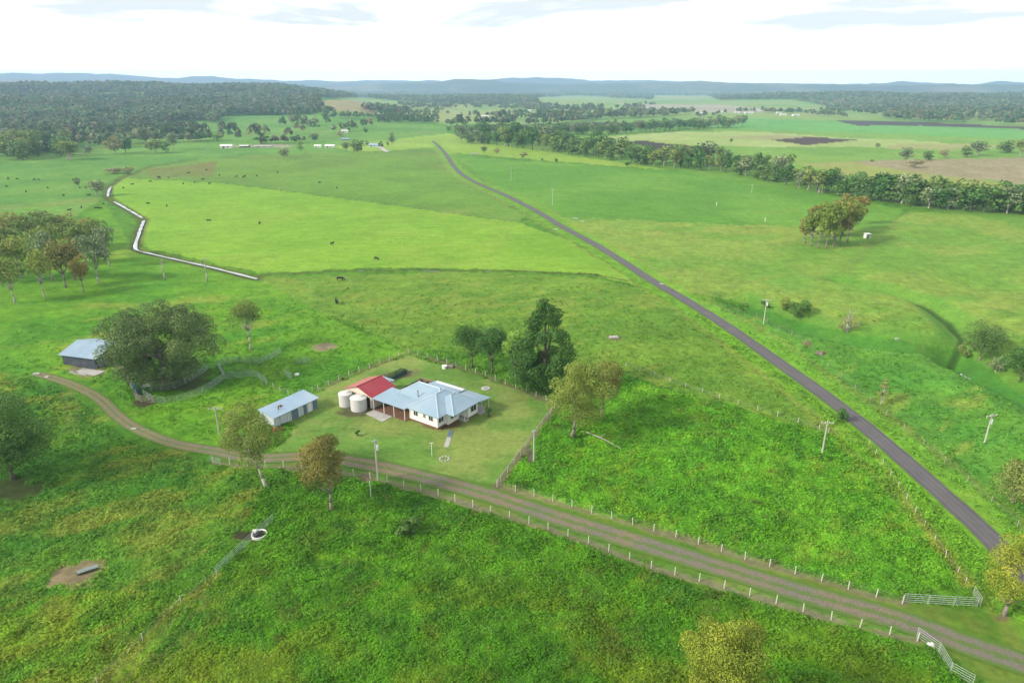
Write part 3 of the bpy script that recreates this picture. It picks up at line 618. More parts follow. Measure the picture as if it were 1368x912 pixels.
def tree_meshes(seed, kind, h, w, nleaf, lsize, nclump, shape='round', z0=None, lean=(0, 0), trunk_r=None, cl=1., shell=.72, depth=None):
    K_ = {**KIND[kind]}; K_['c1'] = np.array(K_['c1']) * [1.3, 1.4, 1.0]; K_['c2'] = np.array(K_['c2']) * [1.15, 1.25, 1.0]; rg = np.random.default_rng(seed); z0 = K_['z0'] if z0 is None else z0
    cen = []; rad_ = []
    zb = h * z0; rz = (h - zb) / 2; zc_ = zb + rz; dp = (depth or w)
    tries = 0
    while len(cen) < nclump and tries < 4000:
        tries += 1
        q = rg.uniform(-1, 1, 3)
        if shape == 'cone': f_ = float(np.interp(q[2], [-1, -.7, -.2, .5, 1], [.6, 1, .86, .5, .1])); an = rg.uniform(0, 6.28); rr0 = f_ * math.sqrt(rg.uniform(.25, 1)); q[0], q[1] = rr0 * math.cos(an), rr0 * math.sin(an)
        rn = np.linalg.norm(q)
        if shape != 'cone' and (rn > 1 or (rn < .35 and rg.random() < .7)): continue
        f = 1.
        if shape == 'umbrella': 
            if q[2] < -.1 and rg.random() < .65: continue
            f = 1.05
        cr_ = cl * (.13 + .15 * rg.random()) * min(w, h * .9) * (1.0 if shape != 'cone' else np.interp(q[2], [-1, 1], [.9, .45]))
        px_ = q[0] * f * (w / 2 - cr_ * .7); py_ = q[1] * f * (dp / 2 - cr_ * .7); pz = zc_ + q[2] * (rz - cr_ * .6)
        px_ += lean[0] * pz / h; py_ += lean[1] * pz / h
        cen.append((px_, py_, pz)); rad_.append(cr_)
    V, F, cc = leaves(rg, cen, rad_, nleaf, lsize, np.array(K_['c1']), np.array(K_['c2']), .85, shell)
    crown = np_mesh('crown', V, F, cc); crown.materials.append(M['leaf'])
    tr = trunk_r or max(.12, h * .018); mb = MB()
    tz = zc_ if shape != 'cone' else h * .93
    pts = []; nseg = 5
    for i in range(nseg + 1):
        s_ = i / nseg; pts.append((lean[0] * s_ * tz / h + (rg.random() - .5) * tr * 1.2 * (i > 0), lean[1] * s_ * tz / h + (rg.random() - .5) * tr * 1.2 * (i > 0), s_ * tz - .3 * (i == 0)))
    rs = [tr * (1.5 if i == 0 else 1 - .6 * i / nseg) for i in range(nseg + 1)]; mb.path(pts, rs, 7)
    order = rg.permutation(len(cen))[:min(len(cen), 16)]
    for i in order:
        c = Vector(cen[i]); s_ = max(.25, min(.95, (c.z / tz) * .62)); k_ = min(nseg - 1, int(s_ * nseg)); a = Vector(pts[k_])
        mid = a.lerp(c, .55) + Vector((0, 0, -(c - a).length * .10)); mb.path([a, mid, c], [tr * .42, tr * .24, tr * .07], 5)
    tm = mb.mesh('trunk', True); tm.materials.append(M[K_['bark']])
    return crown, tm
def put_tree(name, label, cat, loc, meshes, group=None, scale=(1, 1, 1), rz=0):
    t = thing(name, label, cat, loc, rz, group); t.scale = scale
    link('trunk', meshes[1], None, t); link('crown', meshes[0], None, t); return t
def tree_px(name, label, kind, bx, by, ty, wpx, nleaf, ls, ncl, seed, shape='round', cat='tree', group=None, **k_):
    b = G(bx, by); h = hgt(b, ty); w = wid(b, wpx)
    top = h * .985
    return put_tree(name, label, cat, b, tree_meshes(seed, kind, top, w, nleaf, ls, ncl, shape, **k_), group)

tree_px('spreading_tree', 'huge spreading grey-green tree beside the dark barn and cattle yards', 'fig', 222, 512, 402, 164, 62000, .31, 120, 41, z0=.0, trunk_r=.7, cl=.58, depth=22, shell=.8)
tree_px('gum_tree', 'slender open-crowned gum tree behind the cattle yards, right of the huge spreading tree', 'gum', 335, 467, 401, 54, 5200, .27, 15, 2, 'umbrella', cl=.8)
tree_px('gum_tree', 'leaning olive gum with bare pale trunk beside the drive, left of the brown-crowned one', 'gum', 357, 652, 549, 104, 15000, .22, 17, 3, 'umbrella', z0=.28, lean=(-4.6, 1.5), trunk_r=.24, cl=.66)
tree_px('gum_tree', 'brown-crowned gum tree in front of the drive fence, by the white-topped power pole', 'gumb', 443, 682, 583, 96, 17000, .21, 20, 4, 'round', z0=.2, cl=.66)
tree_px('pine_tree', 'small dark round-topped evergreen, leftmost behind the homestead back fence', 'dark', 631, 492, 426, 50, 8000, .28, 24, 5, 'round', z0=.22)
tree_px('pine_tree', 'dark evergreen between the leftmost evergreen and the pale green tree behind the fence', 'deep', 657, 499, 431, 46, 7000, .28, 22, 6, 'round', z0=.25)
tree_px('slender_tree', 'pale green slender tree with white trunk half hidden left of the tallest evergreen', 'bright', 688, 508, 434, 32, 2600, .34, 14, 7, 'round', z0=.3)
tree_px('pine_tree', 'tallest broad dark evergreen tree behind the homestead back fence', 'dark', 728, 522, 398, 106, 30000, .34, 75, 8, 'cone', z0=.03, trunk_r=.45, cl=.72)
tree_px('gum_tree', 'broad golden-green gum tree outside the right corner of the homestead fence', 'goldgreen', 763, 585, 474, 100, 24000, .23, 40, 9, 'round', z0=.16, lean=(2.2, 0), cl=.6, shell=.8)
tree_px('gum_tree', 'reddish-brown gum crown rising behind the broad golden-green gum', 'gumb', 804, 556, 472, 56, 4200, .34, 18, 10, 'round', z0=.3)
tree_px('bushy_tree', 'dense golden bushy tree cut off by the bottom edge of the picture', 'gold', 957, 1000, 822, 130, 52000, .17, 60, 11, 'round', z0=.1, cl=.6, shell=.82)
tree_px('gum_tree', 'yellow gum tree at the right edge beside the drive gates and road end', 'gold', 1341, 822, 708, 82, 12000, .2, 30, 12, 'round', z0=.2, cl=.68, shell=.8)
tree_px('shade_tree', 'dark green round tree at the left edge below the drive', 'deep', 18, 640, 523, 140, 34000, .26, 70, 13, 'round', z0=.12, cl=.6, shell=.8)
tree_px('conifer', 'small brownish upright conifer alone beyond the road', 'olive', 1177, 540, 505, 21, 1500, .28, 12, 14, 'cone', z0=.05)
tree_px('shrub', 'small round dark green shrub on the near verge of the road', 'deep', 1125, 564, 544, 16, 1000, .26, 8, 15, cat='shrub', z0=.0)
tree_px('shrub', 'olive bushy shrub at the right edge beyond the road', 'olive', 1352, 672, 612, 60, 5000, .28, 22, 16, cat='shrub', z0=.0)
tree_px('tree', 'tall brownish tree standing over the creek bend at right', 'river', 1308, 482, 424, 56, 7000, .3, 22, 17, z0=.02)
tree_px('shrub', 'grey-green bush below the tall brownish creek tree', 'grey', 1330, 497, 474, 26, 1300, .32, 10, 18, cat='shrub', z0=.0)
tree_px('tree', 'dark green tree at the right edge over the creek', 'deep', 1362, 510, 460, 48, 4200, .36, 20, 19, z0=.0)
tree_px('shrub', 'low dull bush left of the tall brownish creek tree', 'olive', 1290, 478, 452, 24, 1100, .34, 9, 28, cat='shrub', z0=.0)
tree_px('shrub', 'yellowish bush at the head of the creek by the power pole', 'goldgreen', 1050, 414, 396, 22, 900, .36, 9, 20, cat='shrub', z0=.0)
tree_px('shrub', 'dark green bush on the creek bank right of the yellowish bush', 'deep', 1070, 424, 401, 36, 2200, .36, 14, 21, cat='shrub', z0=.0)
tree_px('shrub', 'small dark bush beside the power pole above the creek', 'deep', 1023, 411, 401, 18, 700, .36, 7, 22, cat='shrub', z0=.0)
tree_px('shrub', 'bare brown thicket under the dead tree in the creek', 'pinky', 1132, 444, 420, 34, 700, .3, 12, 23, cat='shrub', z0=.0)
tree_px('shrub', 'small dark green shrub on the lawn below the carport', 'deep', 478, 582, 574, 9, 420, .2, 5, 24, cat='shrub', z0=.0)
tree_px('shrub', 'yellow-green shrub growing between the water tanks and the red-roofed garage', 'goldgreen', 477, 541, 519, 20, 1100, .25, 8, 25, cat='shrub', z0=.0)
tree_px('shrub', 'low leafy dark thicket in the field below the drive', 'deep', 549, 716, 694, 40, 2600, .28, 16, 26, cat='shrub', z0=.0)
tree_px('shrub', 'dark shrub beside the house verandah posts', 'dark', 652, 556, 543, 12, 700, .2, 6, 27, cat='shrub', z0=.0)
tree_px('shrub', 'small brown-green shrub on the homestead back fence line', 'olive', 456, 507, 500, 9, 300, .25, 4, 29, cat='shrub', z0=.0)

# shared tree meshes for the middle distance (nominal height 12 m, width 8 m)
def variants(kinds, n, nleaf, ls, ncl, shape='round', z0=None, w=8, seed=100, cl=1.):
    return {k_: [tree_meshes(seed + i * 7 + sum(map(ord, k_)), k_, 12, w, nleaf, ls, ncl, shape, z0, cl=cl) for i in range(n)] for k_ in kinds}
MID = variants(('river', 'deep', 'bright', 'grey', 'olive', 'pinky', 'gum'), 3, 620, .95, 18, 'round', None, 8, 100)
BIG = variants(('river', 'grey', 'olive', 'gum', 'gumb'), 2, 1500, .55, 18, 'round', .3, 8, 300)
CON = variants(('dark', 'deep'), 2, 260, 1.1, 12, 'cone', .05, 6, 500)
CLU = {'gum': [tree_meshes(700 + q, 'goldgreen', 12, 6, 1700, .5, 22, 'round', .26) for q in range(2)], 'gumb': [tree_meshes(720 + q, 'gumb', 12, 6, 1700, .5, 22, 'round', .26) for q in range(2)]}
def mid(name, label, pool, kind, bx, by, hpx, wpx, group, cat='tree'):
    b = G(bx, by); h = hgt(b, by - hpx); w = wid(b, wpx)
    ms = random.choice(pool[kind]); nominal = 6 if pool in (CON, CLU) else 8
    put_tree(name, label, cat, b, ms, group, (w / nominal, w / nominal, h / 12 * 1.02), random.random() * 6.28)
# grove on the left slope
gv = [(20, 405, 66, 40, 'gum'), (60, 398, 70, 36, 'gum'), (30, 372, 62, 44, 'gum'), (88, 384, 66, 44, 'gumb'), (100, 374, 60, 40, 'gumb'), (132, 378, 68, 44, 'grey'), (115, 352, 56, 40, 'olive'), (66, 356, 60, 42, 'gum'),
      (10, 350, 50, 46, 'olive'), (40, 336, 46, 46, 'olive'), (75, 334, 46, 44, 'olive'), (100, 336, 44, 42, 'gum'), (135, 342, 48, 36, 'olive'), (20, 322, 40, 44, 'gumb'), (55, 320, 38, 44, 'olive'), (90, 322, 38, 40, 'gumb'),
      (120, 330, 40, 38, 'gumb'), (-8, 380, 66, 44, 'grey'), (-20, 345, 60, 50, 'olive'), (146, 356, 56, 30, 'grey'), (70, 374, 66, 36, 'grey'), (112, 390, 52, 30, 'gumb')]
for bx, by, hp, wp, kd in gv:
    lab = {'gum': 'yellow-green gum tree with pale trunk in the grove at the left edge', 'gumb': 'brownish-crowned gum tree in the grove at the left edge', 'grey': 'grey-green gum tree in the grove at the left edge', 'olive': 'dense olive green gum tree in the grove at the left edge'}[kd]
    mid('gum_tree', lab, BIG, kd, bx, by, hp * 1.0, wp, 'gum trees in the grove at the left edge')
# isolated clump in the right paddock
for i, (bx, by, hp, wp, kd) in enumerate([(1075, 325, 36, 22, 'gumb'), (1083, 329, 46, 24, 'gum'), (1093, 331, 50, 24, 'gum'), (1103, 332, 54, 26, 'gum'), (1113, 330, 56, 26, 'gum'), (1122, 327, 54, 26, 'gumb'), (1132, 323, 54, 28, 'gum'), (1086, 318, 42, 22, 'gumb'), (1098, 318, 44, 24, 'gum'), (1112, 318, 50, 26, 'gumb'), (1126, 314, 50, 26, 'gumb'), (1138, 308, 44, 26, 'gumb'), (1146, 300, 36, 22, 'gumb')]):
    mid('gum_tree', ('golden-green' if kd == 'gum' else 'brown-tinged') + ' gum tree in the tight clump standing alone in the right paddock', CLU, kd, bx, by, hp * 1.12, wp * 1.1, 'gum trees in the clump alone in the right paddock')
# creekside line
line = [(618, 192, 20), (660, 194, 22), (700, 199, 25), (740, 203, 26), (780, 209, 26), (830, 216, 26), (870, 222, 26), (905, 225, 27), (940, 228, 28), (1000, 236, 30), (1040, 246, 32), (1080, 256, 32), (1120, 262, 32), (1180, 271, 32), (1240, 279, 38), (1300, 284, 38), (1368, 288, 40), (1430, 292, 42)]
lx = [p[0] for p in line]
n_ = 0
xx = 616.0
while xx < 1425:
    for row in (0, 1):
        x0 = xx + random.uniform(-4, 4); by = np.interp(x0, lx, [p[1] for p in line]) - row * random.uniform(3, 7) - random.uniform(0, 2); hp = np.interp(x0, lx, [p[2] for p in line]) * random.uniform(.72, 1.22)
        kd = random.choice(['river', 'river', 'deep', 'grey', 'olive', 'deep', 'river'])
        seg = 'left third' if x0 < 860 else ('middle' if x0 < 1130 else 'right third')
        word = {'river': 'grey-green', 'deep': 'dark green', 'grey': 'pale grey-trunked', 'olive': 'olive', 'bright': 'bright green'}[kd]
        mid('creekside_tree', f'{word} tree in the {seg} of the creekside line beyond the right paddock', MID, kd, x0, by, hp, hp * random.uniform(.7, 1.1), 'trees in the long creekside line')
        n_ += 1
    xx += np.interp(xx, [600, 1400], [9, 17])
# second wood
for i in range(46):
    x0 = 700 + 292 * i / 45; by = np.interp(x0, [690, 790, 904, 992], [184, 182, 175, 171]) - random.uniform(0, 3); kd = random.choice(['river', 'deep', 'deep', 'grey'])
    mid('woodland_tree', {'river': 'grey-green', 'deep': 'dark green', 'grey': 'pale grey'}[kd] + ' tree in the narrow wood between crop fields behind the creekside line', MID, kd, x0, by, random.uniform(13, 18), random.uniform(12, 17), 'trees in the narrow wood between crop fields')
for i in range(30):
    x0 = 506 + 78 * i / 29; kd = random.choice(['dark', 'deep'])
    mid('pine_tree', 'dark pine in the dense windbreak left of the far end of the road', CON, kd, x0, 165 - random.uniform(0, 4), random.uniform(12, 16), random.uniform(7, 10), 'pines in the dense windbreak')
# lone trees and bushes seen singly, mid distance: px x, base y, height px, width px, kind, name, label
ONE = [(646, 205, 10, 11, 'grey', 'pale bare-trunked tree left of two others beyond the end of the road'), (699, 212, 9, 12, 'pinky', 'small pinkish tree alone on the lime field edge'), (664, 206, 9, 9, 'pinky', 'small brownish tree beyond the road end, second of three in a row'),
 (743, 217, 6, 6, 'deep', 'round dark green bush on the fence line right of the road, left one of two'), (724, 215, 4, 4, 'deep', 'tiny dark bush left of the round bush on the fence line'), (838, 223, 7, 9, 'deep', 'round dark bush at the foot of the creekside line'), (877, 224, 8, 8, 'bright', 'bright green bush in front of the creekside line'),
 (349, 192, 18, 28, 'dark', 'big round dark tree behind the distant white farm sheds'), (110, 190, 14, 30, 'dark', 'low spreading dark tree in the left clearing'), (168, 204, 22, 20, 'deep', 'dark half of a tree pair left of the pasture'), (155, 206, 26, 26, 'pinky', 'pinkish brown tree beside the dark one on the left plain'),
 (194, 189, 12, 11, 'dark', 'small round dark tree at the forest edge on the left'), (208, 205, 20, 26, 'olive', 'olive tree on the left plain, left of a taller pair'), (222, 204, 17, 14, 'bright', 'light green tree on the left plain next to the olive tree'), (232, 200, 24, 18, 'grey', 'tall grey tree on the left plain'),
 (436, 163, 16, 12, 'deep', 'dark tree on the slope below the tan hill'), (466, 176, 6, 6, 'deep', 'small dark tree beside the tiny white house'), (489, 178, 8, 7, 'deep', 'round green tree right of the tiny white house'), (455, 184, 9, 10, 'pinky', 'small brown tree near the distant homestead'),
 (524, 196, 19, 9, 'grey', 'tall thin tree at the end of the distant garden'), (478, 203, 20, 22, 'river', 'large grey-green tree left of the distant homestead'), (463, 202, 13, 14, 'grey', 'grey tree left of the larger grey-green one by the distant homestead'), (509, 196, 8, 10, 'dark', 'dark bush behind the distant homestead'),
 (490, 194, 6, 10, 'dark', 'dark bush left of the distant homestead roof'), (518, 194, 6, 6, 'dark', 'small dark bush right of the distant homestead'), (599, 175, 7, 9, 'river', 'small bush on the green rise above the road end'), (379, 213, 16, 18, 'grey', 'sparse grey tree on the edge of the olive field'), 
 (105, 250, 13, 12, 'grey', 'sparse dead-looking tree among the cattle on the left plain'), (130, 262, 22, 26, 'grey', 'grey bare bush beside the bend of the ditch'), (150, 232, 8, 26, 'pinky', 'low brown thicket left of the ditch, wider one'), (172, 232, 10, 18, 'pinky', 'brown bush above the ditch, right of the wide thicket'),
 (120, 208, 14, 14, 'grey', 'bare grey bush on the left plain'), (402, 202, 15, 12, 'bright', 'light green tree right of the middle white shed'), (420, 190, 13, 16, 'grey', 'grey tree behind the pair of white sheds'), (290, 188, 12, 16, 'bright', 'light tree behind the long white shed'),
 (1209, 218, 22, 18, 'grey', 'thin grey-brown tree left in the row above the bare tan field'), (1240, 214, 14, 18, 'river', 'grey-green tree second in the row above the bare tan field'), (1262, 211, 12, 16, 'pinky', 'brownish low tree in the row above the bare tan field'), (1290, 210, 17, 18, 'river', 'green leaning tree in the row above the bare tan field'), 
 (1305, 208, 20, 26, 'grey', 'broad grey tree in the row above the bare tan field'), (1345, 204, 18, 26, 'river', 'dark broad tree at the right end of the row above the bare tan field'), (1362, 210, 24, 18, 'gum', 'pale-trunked tree at the right edge above the bare tan field'), (1222, 224, 12, 22, 'pinky', 'bare brown bush at the corner of the tan field'),
 (1172, 199, 8, 8, 'grey', 'small grey tree on the pale crop field'), (977, 190, 5, 6, 'deep', 'tiny dark tree on the pale green crop'), (1165, 216, 3, 6, 'deep', 'tiny dark bush above the tan field'), (1150, 284, 0, 0, None, None)]
for bx, by, hp, wp, kd, lab in ONE:
    if kd is None: continue
    nm = 'bush' if 'bush' in lab or 'thicket' in lab else 'tree'
    mid('bush' if nm == 'bush' else 'paddock_tree', lab, MID if kd != 'dark' else CON, kd if kd != 'dark' else 'dark', bx, by, hp, wp, None, nm)
# front edge of the left forest, tree by tree
for i in range(34):
    x0 = -20 + 118 * random.random(); by = 214 - random.uniform(0, 16) * (x0 < 92); kd = random.choice(['river', 'olive', 'olive', 'river', 'gum'])
    mid('gum_tree', {'river': 'grey-green', 'olive': 'olive', 'gum': 'yellowish'}[kd] + ' tree on the front edge of the forest at the far left', MID, kd, x0, by, random.uniform(22, 32), random.uniform(20, 28), 'trees on the front edge of the left forest')

# far woodland: too many to count
base_n = 24
def woodland(polys, extra):
    rg = np.random.default_rng(77); pts = []
    r_ = 720.
    while r_ < 6000:
        s_ = max(8.5, r_ * .0056); dth = s_ / r_; th = np.arange(-.82, .82, dth); th = th + rg.uniform(-.5, .5, len(th)) * dth
        rj = r_ + rg.uniform(-.5, .5, len(th)) * s_; pts.append(np.stack([rj * np.sin(th), rj * np.cos(th), np.full(len(th), s_)], 1)); r_ += s_ * .95
    q = np.concatenate(pts); z = H(q[:, 0], q[:, 1]); px, py = proj(q[:, 0], q[:, 1], z)
    keep = np.zeros(len(q), bool)
    for poly, dens, L, th_ in polys:
        m = inpoly(px, py, poly) & (rg.random(len(q)) < dens) & ((fbm(q[:, 0], q[:, 1], 170, 62, 4) > .30 + .10 * (q[:, 1] < 2200)) | (q[:, 1] < 1000) | (px < 130))
        if th_: m &= fbm(q[:, 0], q[:, 1], L, 60, 3) > th_
        keep |= m
    q = q[keep]; z = z[keep]
    ex = []
    for poly, cnt, (h0, h1) in extra:
        for _ in range(cnt):
            k_ = random.random() * (len(poly) - 1); i = int(k_); f = k_ - i; x0 = poly[i][0] * (1 - f) + poly[i + 1][0] * f + random.uniform(-3, 3); y0 = poly[i][1] * (1 - f) + poly[i + 1][1] * f + random.uniform(-.8, .8)
            ex.append((x0, y0, 0, random.uniform(h0, h1)))
    ex = np.array(ex); zz = np.zeros(len(ex))
    for _ in range(6): gx, gy = P0(ex[:, 0], ex[:, 1], zz); zz = .5 * zz + .5 * H(gx, gy)
    gx, gy = P0(ex[:, 0], ex[:, 1], zz); ex[:, 0] = gx; ex[:, 1] = gy; ex[:, 2] = H(gx, gy); n = len(q) + len(ex)
    pos = np.concatenate([np.column_stack([q[:, :2], z]), ex[:, :3]]); hh = np.concatenate([rg.uniform(9, 17, len(q)) + q[:, 2] * .15, ex[:, 3]]); ww = hh * rg.uniform(.45, .8, n); ww[:len(q)] = np.maximum(ww[:len(q)], q[:, 2] * .85)
    K_ = base_n; d = rg.normal(size=(n, K_, 3)); d /= np.linalg.norm(d, axis=2)[..., None]; d[..., 2] = np.abs(d[..., 2]) * 1.3 - .35
    rr_ = rg.uniform(.65, 1.1, (n, K_))[..., None]
    c = pos[:, None] + d * rr_ * np.stack([ww / 2, ww / 2, hh * .42], 1)[:, None] + np.array([0, 0, 1]) * (hh * .5)[:, None, None]
    nn = d + rg.normal(size=d.shape) * .5; nn /= np.linalg.norm(nn, axis=2)[..., None]; t_ = np.cross(nn, rg.normal(size=d.shape)); t_ /= np.linalg.norm(t_, axis=2)[..., None]; b_ = np.cross(nn, t_)
    s_ = (ww * .30)[:, None, None] * rg.uniform(.6, 1.2, (n, K_, 1))
    V = np.stack([c + t_ * s_, c + b_ * s_ * .8, c - t_ * s_, c - b_ * s_ * .8], 2).reshape(-1, 3); F = np.arange(len(V)).reshape(-1, 4)
    pal = np.array([(.05, .09, .035), (.075, .11, .048), (.11, .13, .06), (.13, .12, .065), (.06, .12, .04)]) * 1.35
    pi = rg.choice(5, n, p=[.3, .27, .2, .1, .13]); cc = (pal[pi] * (.7 + .7 * fbm(pos[:, 0], pos[:, 1], 180, 140, 4))[:, None])[:, None] * rg.uniform(.7, 1.3, (n, K_, 1)); cc = cc.reshape(-1, 3)
    print('woodland trees', n)
    tag(link('woodland', np_mesh('woodland', V, F, cc), M['wood']), kind='stuff')
woodland([
 ([(-260, 205), (90, 205), (98, 186), (180, 186), (240, 183), (285, 176), (292, 162), (310, 155), (420, 154), (430, 146), (425, 133), (480, 130), (560, 138), (640, 140), (720, 138), (705, 124), (640, 117), (-260, 112)], 1, 60, 0),
 ([(420, 150), (520, 145), (560, 152), (520, 157), (440, 160)], .6, 60, .45),
 ([(520, 142), (700, 138), (760, 146), (880, 140), (900, 158), (760, 162), (600, 160)], .22, 90, .50),
 ([(690, 132), (770, 128), (870, 134), (875, 121), (700, 119)], .85, 90, .42),
 ([(960, 134), (1060, 133), (1140, 150), (1368, 157), (1600, 162), (1600, 130), (1368, 131), (1200, 127), (1150, 121), (1000, 118), (940, 126)], .95, 200, .34),
 ([(900, 127), (1060, 130), (1060, 126), (900, 121)], .8, 120, .45), ([(430, 128), (2000, 128), (2000, 117), (430, 117)], .5, 220, .52),
 ([(1180, 152), (1368, 160), (1368, 168), (1260, 164), (1180, 160)], .45, 60, .5),
 ([(285, 178), (420, 160), (500, 160), (500, 172), (420, 190), (300, 190)], .10, 60, .4),
 ([(90, 190), (290, 186), (290, 190), (240, 196), (96, 200)], .22, 60, .4)],
 [([(755, 160), (840, 158), (925, 152)], 90, (10, 18)), ([(700, 168), (760, 164), (800, 160)], 50, (9, 15)), ([(540, 152), (640, 156), (740, 152)], 50, (8, 14)), ([(640, 178), (740, 176), (860, 172)], 60, (8, 14)),
  ([(930, 158), (1000, 150), (1060, 152), (1130, 158)], 70, (9, 15)), ([(600, 168), (690, 166)], 26, (10, 18)), ([(1080, 148), (1180, 154), (1240, 158)], 50, (10, 16)), ([(440, 158), (560, 160)], 40, (9, 14)), ([(360, 192), (420, 190)], 14, (6, 10)), ([(240, 190), (300, 186)], 16, (7, 11))])

# dead trees
def dead(name, label, bx, by, ty, spread, seed):
    b = G(bx, by); h = hgt(b, ty); t = thing(name, label, 'dead tree', b); rg = random.Random(seed); mb = MB(); r0 = .05 + h * .018
    pts = [Vector((0, 0, -.3)), Vector((.1, 0, h * .35)), Vector((-.05, .1, h * .7)), Vector((0, 0, h))]; mb.path(pts, [r0 * 1.4, r0, r0 * .7, r0 * .2]); mb.build('trunk', M['bark_w'], t, smooth=True)
    lb = MB()
    for i in range(10):
        z = h * rg.uniform(.45, .95); a = rg.uniform(0, 6.28); L = spread * rg.uniform(.5, 1); p0 = Vector((0, 0, z)); p1 = p0 + Vector((math.cos(a) * L * .5, math.sin(a) * L * .5, L * .4)); p2 = p1 + Vector((math.cos(a) * L * .5, math.sin(a) * L * .5, L * .5)); lb.path([p0, p1, p2], [r0 * .4, r0 * .25, r0 * .08], 4)
    lb.build('branch', M['bark_w'], t)
dead('dead_tree', 'bare white dead tree standing by the end of the watery ditch', 277, 376, 342, 2.2, 1)
dead('dead_tree', 'shorter bare dead trunk beside the ditch, left of the taller one', 220, 374, 346, 1.6, 2)
dead('dead_tree', 'white dead tree in the creek below the dark bush', 1130, 443, 412, 3.0, 3)
dead('dead_tree', 'thin dead trunk standing in the olive field near the sheds', 392, 220, 208, 2.0, 4)
dead('dead_tree', 'bare dead tree on the left plain in front of the white shed', 276, 212, 197, 3.0, 5)

# ------------------------------------------------------------ grass tufts
def tufts():
    rg = np.random.default_rng(5); P = []
    r_ = 50.
    while r_ < 240:
        s_ = .27 + max(0, r_ - 55) * .0034; dth = s_ / r_; hw = math.radians(50 if r_ < 90 else 45); th = np.arange(-hw, hw, dth); th = th + rg.uniform(-.6, .6, len(th)) * dth
        rj = r_ + rg.uniform(-.6, .6, len(th)) * s_; P.append(np.stack([rj * np.sin(th), rj * np.cos(th), np.full(len(th), s_)], 1)); r_ += s_
    q = np.concatenate(P); x, y = q[:, 0], q[:, 1]; z = H(x, y); col, ro, px, py = paint(x, y, z)
    fd = 1 - ss(np.hypot(x, y) + 40 * (fbm(x, y, 18, 150, 3) - .5), 130, 235)
    keep = (ro > .4) & (rg.random(len(q)) < (.05 + .95 * ro ** 2) * (.06 + .94 * fd) * (1 - ss(np.hypot(x, y), 205, 240))) & (np.minimum(dpoly(x, y, ROAD), dpoly(x, y, DRIVE)) > 3.0) & (px > -60) & (px < 1430) & (py < 990)
    x, y, z, s_, col, ro = x[keep], y[keep], z[keep], q[keep, 2], col[keep], ro[keep]; n = len(x)
    k = ro * (1 - ss(np.hypot(x, y), 220, 420)); z = z + k * (1.1 * (fbm(x, y, 2.6, 100, 3) - .45) + .4 * (fbm(x, y, 9, 104, 2) - .5)) - .06
    B = 8; far_ = s_ / .36
    hcl = .72 * (.20 + .6 * ss(fbm(x, y, 1.9, 120, 3), .38, .68)) * (.15 + .95 * ro ** 2) * (.35 + .65 * fd[keep])      # height of the sward here
    a = rg.uniform(0, 6.28, (n, B)); u = np.sqrt(rg.random((n, B))); rad_ = (.34 * far_)[:, None]
    cx_ = x[:, None] + np.cos(a) * u * rad_; cy_ = y[:, None] + np.sin(a) * u * rad_; cz_ = z[:, None] + hcl[:, None] * (1 - .75 * u ** 2) * rg.uniform(.75, 1.1, (n, B))
    nx = np.cos(a) * u * .75 + rg.normal(size=(n, B)) * .28 + .10; ny = np.sin(a) * u * .75 + rg.normal(size=(n, B)) * .28; nz_ = np.ones((n, B))
    nn = np.stack([nx, ny, nz_], -1); nn /= np.linalg.norm(nn, axis=2)[..., None]; t_ = np.cross(nn, rg.normal(size=nn.shape)); t_ /= np.linalg.norm(t_, axis=2)[..., None]; b_ = np.cross(nn, t_)
    c = np.stack([cx_, cy_, cz_], -1); sz = (.115 * far_)[:, None, None] * rg.uniform(.6, 1.4, (n, B, 1))
    V = np.stack([c + t_ * sz * 1.5, c + b_ * sz * .7, c - t_ * sz * 1.5, c - b_ * sz * .7], 2).reshape(-1, 3); F = np.arange(len(V)).reshape(-1, 4)
    tip = ss(fbm(x, y, 1.5, 130, 3), .5, .8)[:, None, None] * .5
    cc = col[:, None] * rg.uniform(.76, 1.28, (n, B, 1)) * (1 - tip) + np.array([.10, .21, .03]) * tip * rg.uniform(.6, 1.2, (n, B, 1)); cc = (cc * np.array([1.42, 1.46, 1.2])).reshape(-1, 3)
    print('tufts', n)
    tag(link('tall_grass', np_mesh('tall_grass', V, F, cc), M['grass']), 'long green pasture grass in tufts over the near paddocks', 'grass', kind='stuff')
tufts()

# ------------------------------------------------------------ homestead house (local x = u, y = v)
HR = R(55)
def hip(mb, cap, u0, u1, v0, v1, ze, zr, th=.14):
    du, dv = u1 - u0, v1 - v0; m = min(du, dv) / 2
    if du >= dv: a, b = Vector((u0 + m, v0 + m, zr)), Vector((u1 - m, v0 + m, zr))
    else: a, b = Vector((u0 + m, v0 + m, zr)), Vector((u0 + m, v1 - m, zr))
    c = [Vector(p) for p in ((u0, v0, ze), (u1, v0, ze), (u1, v1, ze), (u0, v1, ze))]; d = [p - Vector((0, 0, th)) for p in c]
    if du >= dv: tops = [(0, 1, 5, 4), (1, 2, 5), (2, 3, 4, 5), (3, 0, 4)]; own = {0: a, 3: a, 1: b, 2: b}
    else: tops = [(0, 1, 4), (1, 2, 5, 4), (2, 3, 5), (3, 0, 4, 5)]; own = {0: a, 1: a, 2: b, 3: b}
    mb.add(c + [a, b] + d, tops + [(6, 7, 1, 0), (7, 8, 2, 1), (8, 9, 3, 2), (9, 6, 0, 3), (9, 8, 7, 6)])
    for i in range(4): cap.tube(c[i] + Vector((0, 0, .02)), own[i] + Vector((0, 0, .02)), .10, n=5)
    if (a - b).length > .1: cap.tube(a, b, .12, n=5)
